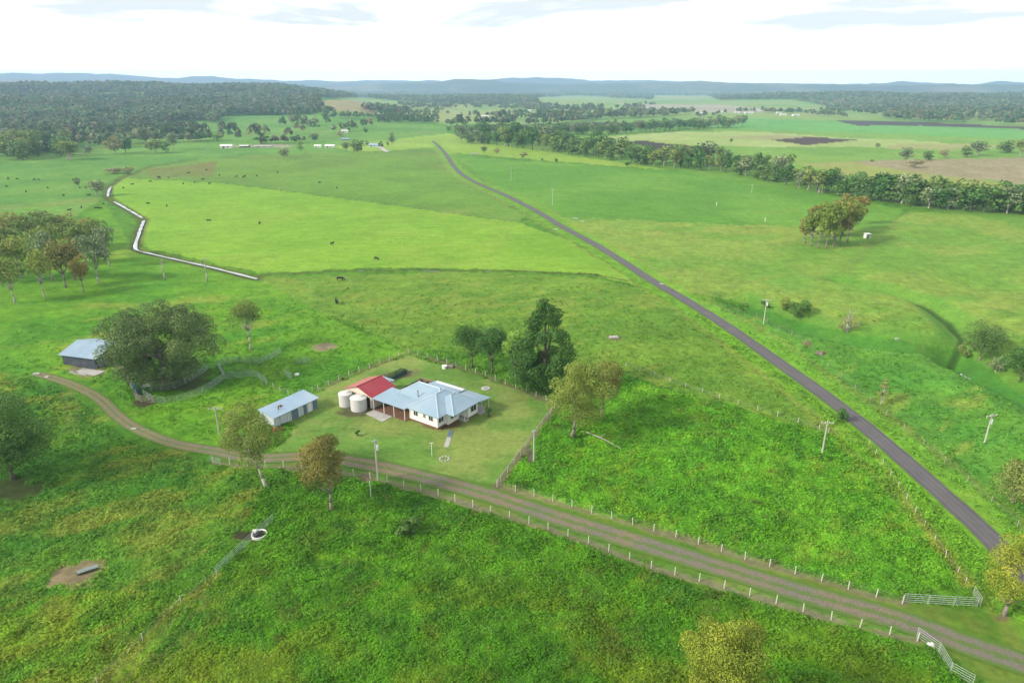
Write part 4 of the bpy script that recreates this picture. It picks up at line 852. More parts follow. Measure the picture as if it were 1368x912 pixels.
def window(parent, axis, c, w, h, z, out):
    """axis 'u': wall runs along u at v=c[1]; out = +-1 outward normal sign"""
    fr = MB(); pn = MB(); u, v = c; e = .07 * out
    def bx(mb, a0, a1, z0, z1, d0, d1):
        if axis == 'u': mb.box(u + a0, u + a1, v + min(d0, d1), v + max(d0, d1), z0, z1)
        else: mb.box(u + min(d0, d1), u + max(d0, d1), v + a0, v + a1, z0, z1)
    for a0, a1, z0, z1 in ((-w / 2 - .08, -w / 2, z - .08, z + h + .08), (w / 2, w / 2 + .08, z - .08, z + h + .08), (-w / 2, w / 2, z - .08, z), (-w / 2, w / 2, z + h, z + h + .08), (-.03, .03, z, z + h)): bx(fr, a0, a1, z0, z1, -.03 * out, e)
    bx(pn, -w / 2, w / 2, z, z + h, -.02 * out, .03 * out)
    f = fr.build('window', M['frame'], parent); pn.build('pane', M['glass'], f)
def walls(mb, foot, z0, z1):
    n = len(foot); v = [(a, b, z0) for a, b in foot] + [(a, b, z1) for a, b in foot]
    mb.add(v, [(i, (i + 1) % n, n + (i + 1) % n, n + i) for i in range(n)] + [tuple(range(n, 2 * n)), tuple(range(n - 1, -1, -1))])
hs = thing('farmhouse', 'white weatherboard farmhouse with pale blue-grey hipped iron roof and fenced lawn', 'house', (-13.85, 113.68, 0), HR)
foot = [(0, 0), (2.1, 0), (2.1, -.8), (5.3, -.8), (5.3, -.2), (6.5, -.2), (6.5, -2.1), (9.5, -2.1), (9.5, 3.3), (12.1, 3.3), (12.1, 10.4), (9.4, 10.4), (9.4, 12.9), (3.8, 12.9), (3.8, 7.1), (0, 7.1)]
walls(w_ := MB(), foot, .45, 3.0); w_.build('wall', M['white'], hs)
foot2 = [(.06, .06), (2.16, .06), (2.16, -.74), (5.24, -.74), (5.24, -.14), (6.56, -.14), (6.56, -2.04), (9.44, -2.04), (9.44, 3.36), (12.04, 3.36), (12.04, 10.34), (9.34, 10.34), (9.34, 12.84), (3.86, 12.84), (3.86, 7.04), (.06, 7.04)]
walls(w_ := MB(), foot2, -.1, .45); w_.build('footing', M['brick'], hs)
rf = MB(); cp = MB()
hip(rf, cp, -.8, 9.9, -1.0, 7.2, 3.0, 5.3); hip(rf, cp, 1.5, 9.95, -2.7, 4.6, 3.0, 5.02); hip(rf, cp, 3.2, 9.9, 1.6, 13.5, 3.0, 4.82)
ro_ = rf.build('roof', M['iron'], hs); cp.build('ridge_capping', M['ridge'], ro_)
MB().box(3.6, 3.75, 8.0, 8.15, 3.2, 4.5).box(3.52, 3.83, 7.92, 8.23, 4.5, 4.58).build('flue', M['wire'], ro_)
MB().box(1.2, 1.6, 2.0, 2.35, 3.9, 4.1).build('vent', M['dark'], ro_)
MB().slab([(9.3, 3.1, 3.25), (12.6, 3.1, 2.85), (12.6, 10.8, 2.85), (9.3, 10.8, 3.25)], .1).build('skillion_roof', M['iron_x'], hs)
vr = MB().slab([(9.3, -2.9, 3.0), (12.7, -2.9, 2.62), (12.7, 3.0, 2.62), (9.3, 3.0, 3.0)], .1).build('verandah_roof', M['iron_x'], hs)
MB().box(9.5, 12.5, -2.7, 3.2, -.1, .28).build('verandah_floor', M['conc'], hs)
for v_ in (-2.6, -.8, 1.1, 2.9): MB().box(12.35, 12.47, v_ - .06, v_ + .06, .28, 2.56).build('verandah_post', M['frame'], hs)
for v_ in (1.6, 5.4): window(hs, 'v', (0, v_), 1.0, 1.1, 1.45, -1)
window(hs, 'v', (0, 3.2), .5, .9, 1.6, -1)
window(hs, 'u', (1.0, 0), 1.3, 1.2, 1.3, -1); window(hs, 'u', (3.7, -.8), 1.7, 1.2, 1.3, -1); window(hs, 'u', (8.1, -2.1), 1.6, 1.2, 1.3, -1)
window(hs, 'v', (3.8, 10), 1.2, 1.1, 1.4, -1)
MB().box(5.5, 6.3, -.27, -.2, .5, 2.5).build('door', M['palepanel'], hs)
MB().slab([(5.2, -2.3, 2.55), (6.7, -2.3, 2.55), (6.7, -.15, 2.85), (5.2, -.15, 2.85)], .08).build('porch_roof', M['iron'], hs)
MB().box(5.3, 6.5, -1.9, -.2, 0, .42).box(5.35, 6.45, -2.25, -1.9, 0, .22).build('porch_step', M['conc'], hs)
for u_ in (5.35, 6.4): MB().box(u_, u_ + .1, -2.15, -2.05, 0, 2.5).build('porch_post', M['frame'], hs)
MB().box(-.15, .0, -.15, 0, .5, 2.9).build('downpipe', M['frame'], hs)
# carport
cpt = thing('carport', 'flat pale blue-grey carport roof joining the farmhouse to the red garage', 'carport', (-13.85, 113.68, 0), HR)
MB().slab([(-1.1, 7.3, 2.62), (4.6, 7.3, 2.9), (4.6, 16.0, 2.9), (-1.1, 16.0, 2.62)], .09).build('roof', M['iron'], cpt)
for v_ in (7.5, 10.3, 13.0, 15.8):
    for u_ in (-.95, 4.3): MB().box(u_, u_ + .1, v_ - .05, v_ + .05, 0, 2.55 if u_ < 0 else 2.8).build('post', M['frame'], cpt)
MB().box(4.45, 4.52, 8.0, 15.6, .1, 2.75).build('back_wall', M['bluepanel'], cpt)
MB().box(-.95, 4.2, 7.4, 15.8, -.05, .10).build('floor', M['brick'], cpt)
tag(MB().slab([(-3.6, 10.8, .09), (-.96, 10.8, .09), (-.96, 15.9, .09), (-3.0, 15.9, .09)], .2).build('concrete_apron', M['conc']), 'pale concrete slab on the lawn in front of the carport', 'concrete slab')
bpy.data.objects['concrete_apron'].location = (-13.85, 113.68, 0); bpy.data.objects['concrete_apron'].rotation_euler = (0, 0, HR)
# garage
ga = thing('garage', 'cream garage with bright red gable roof between the tanks and the carport', 'garage', (-13.85, 113.68, 0), HR)
g = MB(); u0, u1, v0, v1, vm = -.7, 5.5, 16.4, 24.0, 20.2
g.add([(u0, v0, 0), (u0, v1, 0), (u0, v1, 2.6), (u0, vm, 3.95), (u0, v0, 2.6), (u1, v0, 0), (u1, v1, 0), (u1, v1, 2.6), (u1, vm, 3.95), (u1, v0, 2.6)], [(4, 3, 2, 1, 0), (5, 6, 7, 8, 9), (0, 5, 9, 4), (1, 2, 7, 6), (4, 9, 8, 3), (3, 8, 7, 2)]); g.build('wall', M['cream'], ga)
MB().slab([(u0 - .35, v0 - .4, 2.56), (u1 + .3, v0 - .4, 2.56), (u1 + .3, vm, 4.05), (u0 - .35, vm, 4.05)], .08).build('roof', M['red'], ga)
tag(MB().slab([(u0 - .35, v1 + .4, 2.56), (u0 - .35, vm + .005, 4.05), (u1 + .3, vm + .005, 4.05), (u1 + .3, v1 + .4, 2.56)], .08).build('roof', M['redlite'], ga), 'paler pinkish red left slope of the roof')  # left slope coloured a paler red than the right one
MB().box(u0 - .42, u1 + .36, vm - .13, vm + .13, 4.03, 4.1).build('ridge_capping', M['red'], ga)
for v_ in (18.4, 22.2):
    MB().box(u0 - .05, u0 - .01, v_ - 1.35, v_ + 1.35, .02, 2.25).build('door', M['dark'] if v_ < 20 else M['bluepanel'], ga)  # right panel is painted dark as the shade inside an open bay
MB().slab([(u1 + .32, 18.4, 3.0), (u1 + 2.4, 18.4, 2.7), (u1 + 2.4, 22.5, 2.7), (u1 + .32, 22.5, 3.0)], .08).build('lean_to_roof', M['iron_x'], ga)
MB().box(u1 + .02, u1 + 2.2, 18.6, 22.3, 0, 2.6).build('lean_to_wall', M['cream'], ga)
for i, (x, y, r_, h_, lb) in enumerate(((-33.4, 124.4, 1.35, 2.5, 'smaller round white water tank behind the bigger one'), (-30.4, 122.6, 1.62, 2.45, 'larger round white concrete water tank in front of the garage'))):
    tk = thing('water_tank', lb, 'water tank', (x, y, 0), 0, 'water tanks by the garage')
    MB().lathe([(r_, -.1), (r_, h_)], 32).build('wall', M['tank'], tk, smooth=False)
    MB().lathe([(r_ + .06, h_), (r_ + .06, h_ + .1), (r_ * .5, h_ + .42), (.05, h_ + .55)], 32).build('lid', M['tanktop'], tk)
    MB().lathe([(.3, h_ + .38), (.3, h_ + .6)], 12, (r_ * .35, 0, 0)).build('hatch', M['tank'], tk)
# long shed
ls = thing('long_shed', 'long low shed with white roof and alternating pale and blue-grey doors', 'shed', (-44.5, 114.3, 0), R(56.5)); L_ = 10.5; D_ = 4.0
g = MB(); g.add([(0, 0, 0), (L_, 0, 0), (L_, D_, 0), (0, D_, 0), (0, 0, 2.25), (L_, 0, 2.25), (L_, D_, 2.75), (0, D_, 2.75)], [(0, 3, 2, 1), (4, 5, 6, 7), (0, 1, 5, 4), (1, 2, 6, 5), (2, 3, 7, 6), (3, 0, 4, 7)]); g.build('wall', M['palepanel'], ls)
MB().slab([(-.25, -.4, 2.26), (L_ + .25, -.4, 2.26), (L_ + .25, D_ + .2, 2.86), (-.25, D_ + .2, 2.86)], .07).build('roof', M['iron_x'], ls)
for i, (a_, b_, mm) in enumerate(((1.6, 2.9, 'palepanel'), (4.0, 5.6, 'bluepanel'), (6.9, 7.7, 'bluepanel'), (8.1, 8.9, 'frame'), (9.2, 10.4, 'bluepanel'))):
    MB().box(a_, b_, -.06, -.005, .05, 2.08).build('door', M[mm], ls)
for a_ in (1.4, 3.1, 3.85, 5.75, 6.75, 7.85, 9.05): MB().box(a_, a_ + .1, -.10, -.01, 0, 2.2).build('door_post', M['frame'], ls)
MB().box(2.4, 2.55, 1.5, 1.65, 2.4, 3.3).build('flue', M['brick'], ls); MB().box(3.2, 3.7, 2.0, 2.4, 2.6, 2.85).build('roof_vent', M['brick'], ls)
# ride-on mower beside it
mw = thing('ride_on_mower', 'small red ride-on mower parked at the near end of the long shed', 'mower', (-43.6, 112.9, 0), R(40))
MB().add([(-.9, -.35, .35), (.1, -.35, .35), (.1, .35, .35), (-.9, .35, .35), (-.85, -.3, .8), (.05, -.32, .9), (.05, .32, .9), (-.85, .3, .8)], [(0, 3, 2, 1), (4, 5, 6, 7), (0, 1, 5, 4), (1, 2, 6, 5), (2, 3, 7, 6), (3, 0, 4, 7)]).build('bonnet', M['redpaint'], mw)
MB().box(.1, 1.0, -.4, .4, .3, .5).box(.5, 1.0, -.48, -.3, .5, .68).box(.5, 1.0, .3, .48, .5, .68).build('body', M['redpaint'], mw)
MB().box(.45, .85, -.22, .22, .7, .8).box(.85, .93, -.22, .22, .8, 1.15).build('seat', M['rubber'], mw); MB().tube((.15, 0, .85), (.32, 0, 1.1), .02).lathe([(.17, 1.1), (.17, 1.13)], 12, (.32, 0, 0)).build('steering_wheel', M['rubber'], mw)
for x, y, r_ in ((-.65, -.42, .2), (-.65, .42, .2), (.75, -.5, .28), (.75, .5, .28)): MB().tube((x, y - .09, r_), (x, y + .09, r_), r_, n=14).build('wheel', M['rubber'], mw)
MB().box(-.3, .5, -.55, .55, .12, .28).build('mower_deck', M['redpaint'], mw)
# raised vegetable bed
pb = thing('planter_bed', 'long dark green raised vegetable bed behind the garage', 'planter', (-27.3, 134.2, 0), R(60))
MB().box(0, 7.6, 0, .08, 0, .9).box(0, 7.6, 1.5, 1.58, 0, .9).box(0, .08, .08, 1.5, 0, .9).box(7.52, 7.6, .08, 1.5, 0, .9).build('side_panel', M['planter'], pb); MB().box(.08, 7.52, .08, 1.5, 0, .75).build('soil', M['brick'], pb)
rg_ = np.random.default_rng(3); cen = [(i * .65 + .5, .8 + rg_.uniform(-.3, .3), .95) for i in range(11)]
V, F_, cc = leaves(rg_, cen, [.34] * 11, 900, .2, np.array((.05, .16, .03)), np.array((.12, .26, .06))); link('vegetables', np_mesh('vegetables', V, F_, cc), M['leaf'], pb)
gb = thing('garden_bed', 'dark soil vegetable patch edged with boards behind the carport', 'garden bed', (-21.6, 131.2, 0), R(57))
MB().box(-.2, 6.2, -1.9, 1.9, -.05, .08).build('soil', M['brick'], gb); MB().box(-.3, 6.3, -2.0, -1.9, 0, .25).box(-.3, 6.3, 1.9, 2.0, 0, .25).box(6.2, 6.3, -1.9, 1.9, 0, .25).build('board', M['timber'], gb)
cen = [(rg_.uniform(.2, 5.8), rg_.uniform(-1.6, 1.6), .2) for i in range(26)]; V, F_, cc = leaves(rg_, cen, [.42] * 26, 1700, .22, np.array((.03, .10, .02)), np.array((.07, .18, .04))); link('vegetables', np_mesh('vegetables', V, F_, cc), M['leaf'], gb)
# front path
b = G(596, 597); d_ = G(603, 575) - b
fp = thing('front_path', 'short paved path leading from the front lawn to the house steps', 'path', b, math.atan2(d_.y, d_.x)); L_ = d_.length
for i in range(5): MB().box(i * L_ / 5 + .05, (i + 1) * L_ / 5 - .05, -.42, .42, -.03, .06).build('paver', M['conc'] if i < 3 else M['bluepanel'], fp)
# small yard items
b = G(594, 492); t = thing('rain_barrel', 'small white tub beside the back fence of the homestead lawn', 'tub', b); MB().lathe([(.55, 0), (.62, .7), (.5, .72)], 16).build('body', M['white2'], t); MB().box(.5, 1.9, -.2, .9, 0, .5).build('crate', M['timber'], t)
b = G(649, 519); t = thing('bore_cover', 'flat round pale concrete cover on the back lawn', 'cover', b); MB().lathe([(1.0, 0), (1.0, .14), (.9, .18)], 20).build('slab', M['conc'], t); MB().lathe([(.25, .18), (.25, .28)], 12).build('hatch', M['steel'], t)
b = G(577, 608); t = thing('tap_post', 'thin white post with a short arm on the front lawn', 'post', b); MB().tube((0, 0, -.1), (0, 0, 2.4), .05).build('post', M['white2'], t); MB().box(-.35, .35, -.03, .03, 2.4, 2.46).build('arm', M['white2'], t)
b = G(594, 613); t = thing('stone_ring', 'small ring of stones on the front lawn', 'stones', b); mb = MB()
for i in range(9): a_ = i * .7; mb.lathe([(.18, -.05), (.22, .08), (.1, .2)], 6, (math.cos(a_) * .8, math.sin(a_) * .8, 0))
mb.build('stone', M['conc'], t)
# barn
ax = math.atan2(-2.5, 9.0)
bn = thing('barn', 'dark weathered barn with pale blue-grey gable roof half under the huge tree', 'barn', (-103.3, 145.6, Hs(-99, 148)), ax)
L_, D_, ze, zr = 9.2, 10.4, 2.7, 4.2
g = MB(); g.add([(0, 0, -.3), (L_, 0, -.3), (L_, D_, -.3), (0, D_, -.3), (0, 0, ze), (L_, 0, ze), (L_, D_, ze), (0, D_, ze), (0, D_ / 2, zr), (L_, D_ / 2, zr)], [(0, 1, 5, 4), (1, 2, 6, 9, 5), (2, 3, 7, 6), (3, 0, 4, 8, 7), (0, 3, 2, 1), (4, 5, 9, 8), (8, 9, 6, 7)]); g.build('wall', M['barnwall'], bn)
MB().slab([(-.5, -.5, ze - .08), (L_ + .9, -.5, ze - .08), (L_ + .9, D_ / 2, zr + .07), (-.5, D_ / 2, zr + .07)], .08).build('roof', M['iron2'], bn)
MB().slab([(-.5, D_ + .5, ze - .08), (-.5, D_ / 2 + .005, zr + .07), (L_ + .9, D_ / 2 + .005, zr + .07), (L_ + .9, D_ + .5, ze - .08)], .08).build('roof', M['iron2'], bn)
MB().box(L_ + .01, L_ + .05, 3.6, 8.6, 0, 2.9).build('doorway', M['dark'], bn); MB().box(L_ + .03, L_ + .15, 3.45, 3.6, 0, 3.2).box(L_ + .03, L_ + .15, 6.0, 6.12, 0, 3.1).box(L_ + .03, L_ + .15, 8.6, 8.75, 0, 3.0).box(L_ + .03, L_ + .15, 3.45, 8.75, 2.9, 3.03).build('door_frame', M['timber'], bn)
MB().box(L_ + .01, L_ + .07, .8, 3.4, .1, 2.5).build('side_panel', M['bluepanel'], bn)
b = G(119, 497); t = thing('concrete_pad', 'pale concrete pad beside the barn wall', 'concrete pad', b, ax); MB().box(-3, 3.2, -1.3, 1.3, -.3, .12).build('slab', M['conc'], t); MB().box(-4.4, -3.1, -1.2, -1.0, -.1, .25).box(-4.2, 1, -1.75, -1.6, -.1, .2).build('kerb', M['conc'], t)

# ------------------------------------------------------------ fences, yards, gates
pm = {}
def post_mesh(h, r_, mk):
    k_ = (round(h, 2), r_, mk)
    if k_ not in pm:
        me = MB().tube((0, 0, -.3), (0, 0, h), r_, r_ * .92, 7).mesh('post'); me.materials.append(M[mk]); pm[k_] = me
    return pm[k_]
def resample(pts, sp):
    P = [Vector(p) for p in pts]; o = [P[0]]; acc = 0.
    for a, b in zip(P[:-1], P[1:]):
        L = (b - a).length; d = sp - acc
        while d < L: o.append(a.lerp(b, d / L)); d += sp
        acc = (L - (d - sp))
    o.append(P[-1]); return o
def wire_fence(label, pts, sp, h=1.25, r_=.07, mk='post', wires=4, rail=False, group=None):
    P = resample(pts, sp); b0 = Vector((P[0].x, P[0].y, Hs(P[0].x, P[0].y))); t = thing('fence', label, 'fence', b0, 0, group)
    Z_ = [Hs(p.x, p.y) for p in P]
    for p, z in zip(P, Z_):
        o = link('post', post_mesh(h * 1., r_, mk), None, t); o.location = (p.x - b0.x, p.y - b0.y, z - b0.z); o.rotation_euler = (random.uniform(-.04, .04), random.uniform(-.04, .04), 0)
    mb = MB()
    for k_ in range(wires):
        f = (k_ + 1) / wires * .92
        for i in range(len(P) - 1): mb.tube((P[i].x - b0.x, P[i].y - b0.y, Z_[i] - b0.z + h * f), (P[i + 1].x - b0.x, P[i + 1].y - b0.y, Z_[i + 1] - b0.z + h * f), .008, n=3, cap=False)
    mb.build('wires', M['wire'], t)
    if rail:
        mb = MB()
        for i in range(len(P) - 1): mb.tube((P[i].x - b0.x, P[i].y - b0.y, Z_[i] - b0.z + h * .95), (P[i + 1].x - b0.x, P[i + 1].y - b0.y, Z_[i + 1] - b0.z + h * .95), .045, n=5, cap=False)
        mb.build('rail', M['postg'], t)
wire_fence('white-posted wire fence along the near side of the gravel drive', FL_S, 3.15)
wire_fence('white-posted wire fence along the far side of the gravel drive', FL_N, 3.2)
wire_fence('wire fence with pale posts along the left and back of the homestead lawn', HOME[:7], 3.0)
wire_fence('railed fence on the right side of the homestead lawn down to the drive', HOME[6:], 3.0, rail=True, mk='postg')
wire_fence('sparse short-posted fence in long grass from the road end to the drive gate', F_E, 3.4, 1.1, .05)
wire_fence('sparse fence in long grass at the lower left running up to the steel panels', F_W, 6.5, 1.1, .05)
wire_fence('faint wire fence crossing the pasture right of the homestead toward the road', wl([(836, 490), (900, 513), (960, 534), (1040, 558), (1106, 580)]), 4.0, 1.1, .06)
wire_fence('thin fence line between the lime field and the olive field', wl([(230, 241), (300, 245), (430, 262), (560, 279), (693, 297)]), 7, 1.0, .07, 'timber', 2)
wire_fence('fence along the left verge of the sealed road in the far pasture', wl([(600, 228), (640, 252), (700, 285)]), 9, 1.0, .06, 'postg', 2)
wire_fence('fence beyond the verge right of the sealed road', wl([(1010, 425), (1080, 470), (1190, 560), (1290, 642), (1368, 712)]), 6, 1.1, .05, 'postg', 3)
wire_fence('short broken wire fence behind the long shed', wl([(357, 514), (372, 522), (388, 528), (425, 521)]), 2.6, 1.1, .06)
# corner brace
b = G(741, 545); t = thing('fence_brace', 'timber corner brace of the homestead fence beside the golden-green gum', 'fence brace', b)
q = G(735, 536) - b; s2 = G(722, 566) - b; MB().tube((0, 0, 1.3), (q.x, q.y, .1), .06).tube((0, 0, 1.3), (s2.x * .4, s2.y * .4, .1), .06).build('brace', M['post'], t); MB().tube((0, 0, -.2), (0, 0, 1.6), .11).build('post', M['post'], t)
def panel_mesh(L, h=1.6, n=6, r_=.032, feet=True):
    mb = MB()
    for i in range(n): z = .25 + (h - .3) * i / (n - 1); mb.tube((0, 0, z), (L, 0, z), r_, n=4)
    for x in (0.03, L - .03): mb.tube((x, 0, 0), (x, 0, h), r_ * 1.1, n=5)
    return mb
def panels(name, label, px_pts, plen=2.6, h=1.6, mk='steel', cat='yard fence', r_=.036, n=5, group=None, gate=None):
    pts = [Vector((p.x, p.y)) for p in [G(*q) for q in px_pts]]; P = resample(smooth(pts, 1.) if len(pts) > 2 and gate != 'straight' else pts, plen); b0 = Vector((P[0].x, P[0].y, Hs(P[0].x, P[0].y))); t = thing(name, label, cat, b0, 0, group)
    for a, b in zip(P[:-1], P[1:]):
        L = (b - a).length
        if L < .4: continue
        za, zb = Hs(a.x, a.y), Hs(b.x, b.y); o = panel_mesh(L * .98, h, n, r_).build('panel', M[mk], t); o.location = (a.x - b0.x, a.y - b0.y, za - b0.z); o.rotation_euler = (0, -math.atan2(zb - za, L), math.atan2(b.y - a.y, b.x - a.x))
panels('yard_fence', 'inner curved steel rail fence of the cattle yard below the huge tree', [(200, 523), (215, 523), (237, 518), (259, 507), (279, 493)])
panels('yard_fence', 'outer curved steel rail fence of the cattle yard below the huge tree', [(192, 529), (209, 539), (233, 538.5), (259, 531), (281, 520), (301, 506)])
panels('yard_fence', 'short steel fence joining the two arms of the yard right of the huge tree', [(301, 506), (296, 498), (291, 490)])
panels('yard_fence', 'steel fence of the upper yard ending at the kink near the gum tree', [(291, 490), (303, 486), (322, 484), (350, 486), (362, 480), (376, 471)])
panels('yard_fence', 'steel fence of the right yard running to the short broken wire fence', [(301, 506), (320, 505), (339, 502), (348, 508), (357, 514)])
panels('yard_fence', 'separate short steel panel right of the yard', [(380, 501), (390, 508)]); panels('yard_fence', 'isolated steel panel beyond the right end of the yard', [(396, 487), (415, 486)])
panels('race_fence', 'weathered timber cattle race from the barn to the blue crush', [(130, 495), (147, 489), (166, 497), (176, 514), (184, 532)], 2.4, 1.5, 'timber', 'cattle race', .06, 4)
panels('race_fence', 'second timber side of the cattle race left of the blue crush', [(170, 508), (180, 526), (183, 536), (196, 537), (207, 539)], 2.4, 1.5, 'timber', 'cattle race', .06, 4)
b = G(183, 524); t = thing('cattle_crush', 'blue painted steel cattle crush at the corner of the yard', 'cattle crush', b, R(115))
for y in (-.45, .45):
    mb = MB()
    for i in range(6): mb.tube((-1.5, y, .3 + i * .28), (1.5, y, .3 + i * .28), .04, n=5)
    for x in (-1.5, -.5, .5, 1.5): mb.tube((x, y, 0), (x, y, 1.9), .05, n=5)
    mb.build('side_frame', M['bluep'], t)
MB().box(-1.55, -1.45, -.4, .4, .2, 1.8).build('head_gate', M['bluep'], t); MB().slab([(-1.2, -.7, 2.1), (.6, -.7, 2.1), (.6, .7, 2.1), (-1.2, .7, 2.1)], .06).build('canopy', M['bluep'], t)
b = G(197, 523); t = thing('ramp', 'pale loading ramp panel standing at the end of the inner yard fence', 'loading ramp', b, R(20)); MB().slab([(-.9, -.7, 1.5), (.9, -.7, 1.5), (.9, .7, 1.5), (-.9, .7, 1.5)], .08).build('deck', M['white2'], t); MB().tube((-.8, 0, -.1), (-.8, 0, 1.4), .07).build('leg', M['postg'], t); MB().tube((.8, 0, -.1), (.8, 0, 1.4), .07).build('leg', M['postg'], t)
panels('gate', 'long white steel gate panels on the far side of the drive by the yellow gum', [(1206, 805), (1306, 811)], 3.0, 1.5, 'steelw', 'gate', .024, 5, gate='straight')
panels('gate', 'short steel panel turning back from the far gate panels', [(1309, 811), (1299, 795)], 3.0, 1.5, 'steelw', 'gate', .024, 5, gate='straight')
panels('gate', 'near steel gate panels kinked beside the drive at the bottom right', [(1224, 851), (1250, 865), (1268, 898), (1300, 916)], 2.9, 1.5, 'steelw', 'gate', .024, 5, gate='straight')
panels('trough_fence', 'line of steel fence panels with a round trough in the lower left field', [(288, 770), (322, 737), (366, 697)], 2.7, 1.5, 'steel', 'fence panels', .026, 5, gate='straight')
panels('gate', 'small steel gate left of the leaning gum at the start of the drive fence', [(282, 618), (296, 622)], 2.4, 1.4, 'steel', 'gate', .024, 5)
panels('gate', 'open steel gate beside the drive behind the leaning gum', [(318, 598), (345, 585)], 2.6, 1.4, 'steel', 'gate', .024, 5)
# troughs
b = G(347, 717); t = thing('water_trough', 'round white concrete water trough under the steel panels in the lower field', 'water trough', b)
MB().lathe([(1.05, -.1), (1.1, .6), (.98, .6), (.92, .35)], 24).build('bowl', M['white2'], t); MB().lathe([(.93, .42), (.92, .45)], 24).build('trough_water', M['dark'], t); MB().box(-1.1, -.6, .3, .8, .3, .75).build('float_box', M['white2'], t)
b = G(117, 763); t = thing('feed_trough', 'curved pale green feed trough lying on the bare dirt patch', 'feed trough', b, R(35)); mb = MB()
for s_ in (-1, 1): mb.slab([(-1.0, 0, .05), (1.3, 0, .05), (1.2, .38 * s_, .4), (-1.2, .38 * s_, .4)] if s_ > 0 else [(1.3, 0, .05), (-1.3, 0, .05), (-1.2, -.38, .4), (1.2, -.38, .4)], .04)
mb.build('body', M['steel'], t)
# scrap / feeder beyond clump
b = G(1158, 318); t = thing('calf_shelter', 'small white box shelter beside the clump in the right paddock', 'shelter', b, R(15)); MB().box(-1.1, 1.1, .7, .8, 0, 1.9).box(-1.1, -1.0, -.8, .7, 0, 1.9).box(1.0, 1.1, -.8, .7, 0, 1.9).build('wall', M['white2'], t); MB().slab([(-1.3, -1, 1.9), (1.3, -1, 1.9), (1.3, 1, 2.05), (-1.3, 1, 2.05)], .08).build('roof', M['white2'], t)
def slabthing(name, label, cat, px, py, w, d, h, rz, mk='conc', k_=1):
    b = G(px, py); t = thing(name, label, cat, b, R(rz)); MB().add([(-w / 2, -d / 2, -.1), (w / 2, -d / 2 * .8, -.1), (w / 2 * .9, d / 2, -.1), (-w / 2, d / 2 * .9, -.1), (-w / 2 * .95, -d / 2 * .9, h), (w / 2 * .9, -d / 2 * .7, h), (w / 2 * .8, d / 2 * .85, h), (-w / 2 * .9, d / 2 * .8, h)], [(0, 3, 2, 1), (4, 5, 6, 7), (0, 1, 5, 4), (1, 2, 6, 5), (2, 3, 7, 6), (3, 0, 4, 7)]).build('slab', M[mk], t); return t
slabthing('culvert_headwall', 'pale concrete culvert end on the left side of the road near the lime field', 'culvert', 742, 307, 2.2, .9, .3, -20, 'conc')
slabthing('culvert_headwall', 'white culvert end on the right edge of the road above the pasture', 'culvert', 884, 380, 1.4, .8, .3, -35, 'conc')
slabthing('rock', 'white slab rock at the left end of the gravel drive', 'rock', 49, 500, 1.5, .9, .3, 10, 'conc'); slabthing('rock', 'smaller white slab just right of the one ending the drive', 'rock', 63, 504, 1.1, .7, .25, -20, 'conc')
slabthing('rock', 'white slab lying beside the drive bend left of the power pole', 'rock', 179, 573, 1.1, .6, .2, 0, 'conc'); slabthing('rock', 'white stone by the yard right of the steel panels', 'rock', 397, 501, .9, .7, .4, 0, 'white2')
slabthing('rock', 'pale slab in the dirt ring in the open pasture', 'rock', 820, 451, 2.4, 1.3, .35, 5, 'conc'); slabthing('rock', 'white stone by the near gate panels at the bottom right', 'rock', 1243, 862, .7, .5, .3, 0, 'white2')
slabthing('rock', 'pale rock pile right of the road culvert', 'rock', 769, 292, 2.6, 1.0, .3, 0, 'conc'); slabthing('rock', 'second pale rock pile right of the road culvert', 'rock', 777, 296, 2.2, .9, .3, 0, 'conc')
slabthing('rock', 'long pale slab near the bare trees beyond the road end', 'rock', 635, 206, 9, 3, .8, 5, 'conc'); slabthing('rock', 'pale rocks on the creek bank below the dead tree', 'rock', 1198, 453, .9, .6, .3, 0, 'conc')
b = G(783, 578); e = G(830, 600) - b; t = thing('fallen_log', 'pale fallen log on the grass below the golden-green gum', 'log', b); MB().path([(0, 0, .2), (e.x * .5, e.y * .5 + .3, .3), (e.x, e.y, .12)], [.13, .10, .04]).build('trunk', M['bark_w'], t); MB().path([(e.x * .4, e.y * .4, .3), (e.x * .4 + 1, e.y * .4 + .9, .7)], [.08, .03]).build('branch', M['bark_w'], t)
b = G(1097, 473); t = thing('stump', 'rusty brown stump in the rough grass beyond the road', 'stump', b); MB().path([(0, 0, -.1), (.1, 0, .5), (.2, .1, .8)], [.6, .4, .2], 8).path([(0, 0, .1), (-1.6, .3, .25)], [.2, .06]).build('trunk', M['bark_m'], t)
# power poles
def pole(label, bx, by, ty, arms=1, w=2.2, double=False, tilt=0, light=False, mk='pole'):
    b = G(bx, by); h = hgt(b, ty); t = thing('power_pole', label, 'power pole', b, R(random.uniform(-20, 20)), 'power poles around the farm')
    for dx_ in ((-.7, .7) if double else (0,)): MB().tube((dx_, 0, -.4), (dx_, 0, h), .16, .10, 8).build('pole', M[mk], t)
    if arms:
        c = MB().box(-w / 2, w / 2, -.06, .06, h - .5, h - .36); c = c.build('crossarm', M['postg'], t)
        for k_ in (-1, -.35, .35, 1): MB().lathe([(.05, h - .36), (.07, h - .2), (.03, h - .12)], 8, (k_ * (w / 2 - .1), 0, 0)).build('insulator', M['insul'], c)
    if light: MB().lathe([(.22, h - 1.9), (.22, h - 1.1), (.1, h - 1.0)], 10, (.3, 0, 0)).build('transformer', M['insul'], t)
pole('power pole with crossarm left of the leaning gum, between the yards and drive', 293, 580, 543, w=2.6)
pole('pale power pole between the drive and its near fence right of the brown-crowned gum', 505, 642, 587, w=1.0, light=True)
pole('pale pole on the right side of the homestead fence', 713, 615, 574, w=.8)
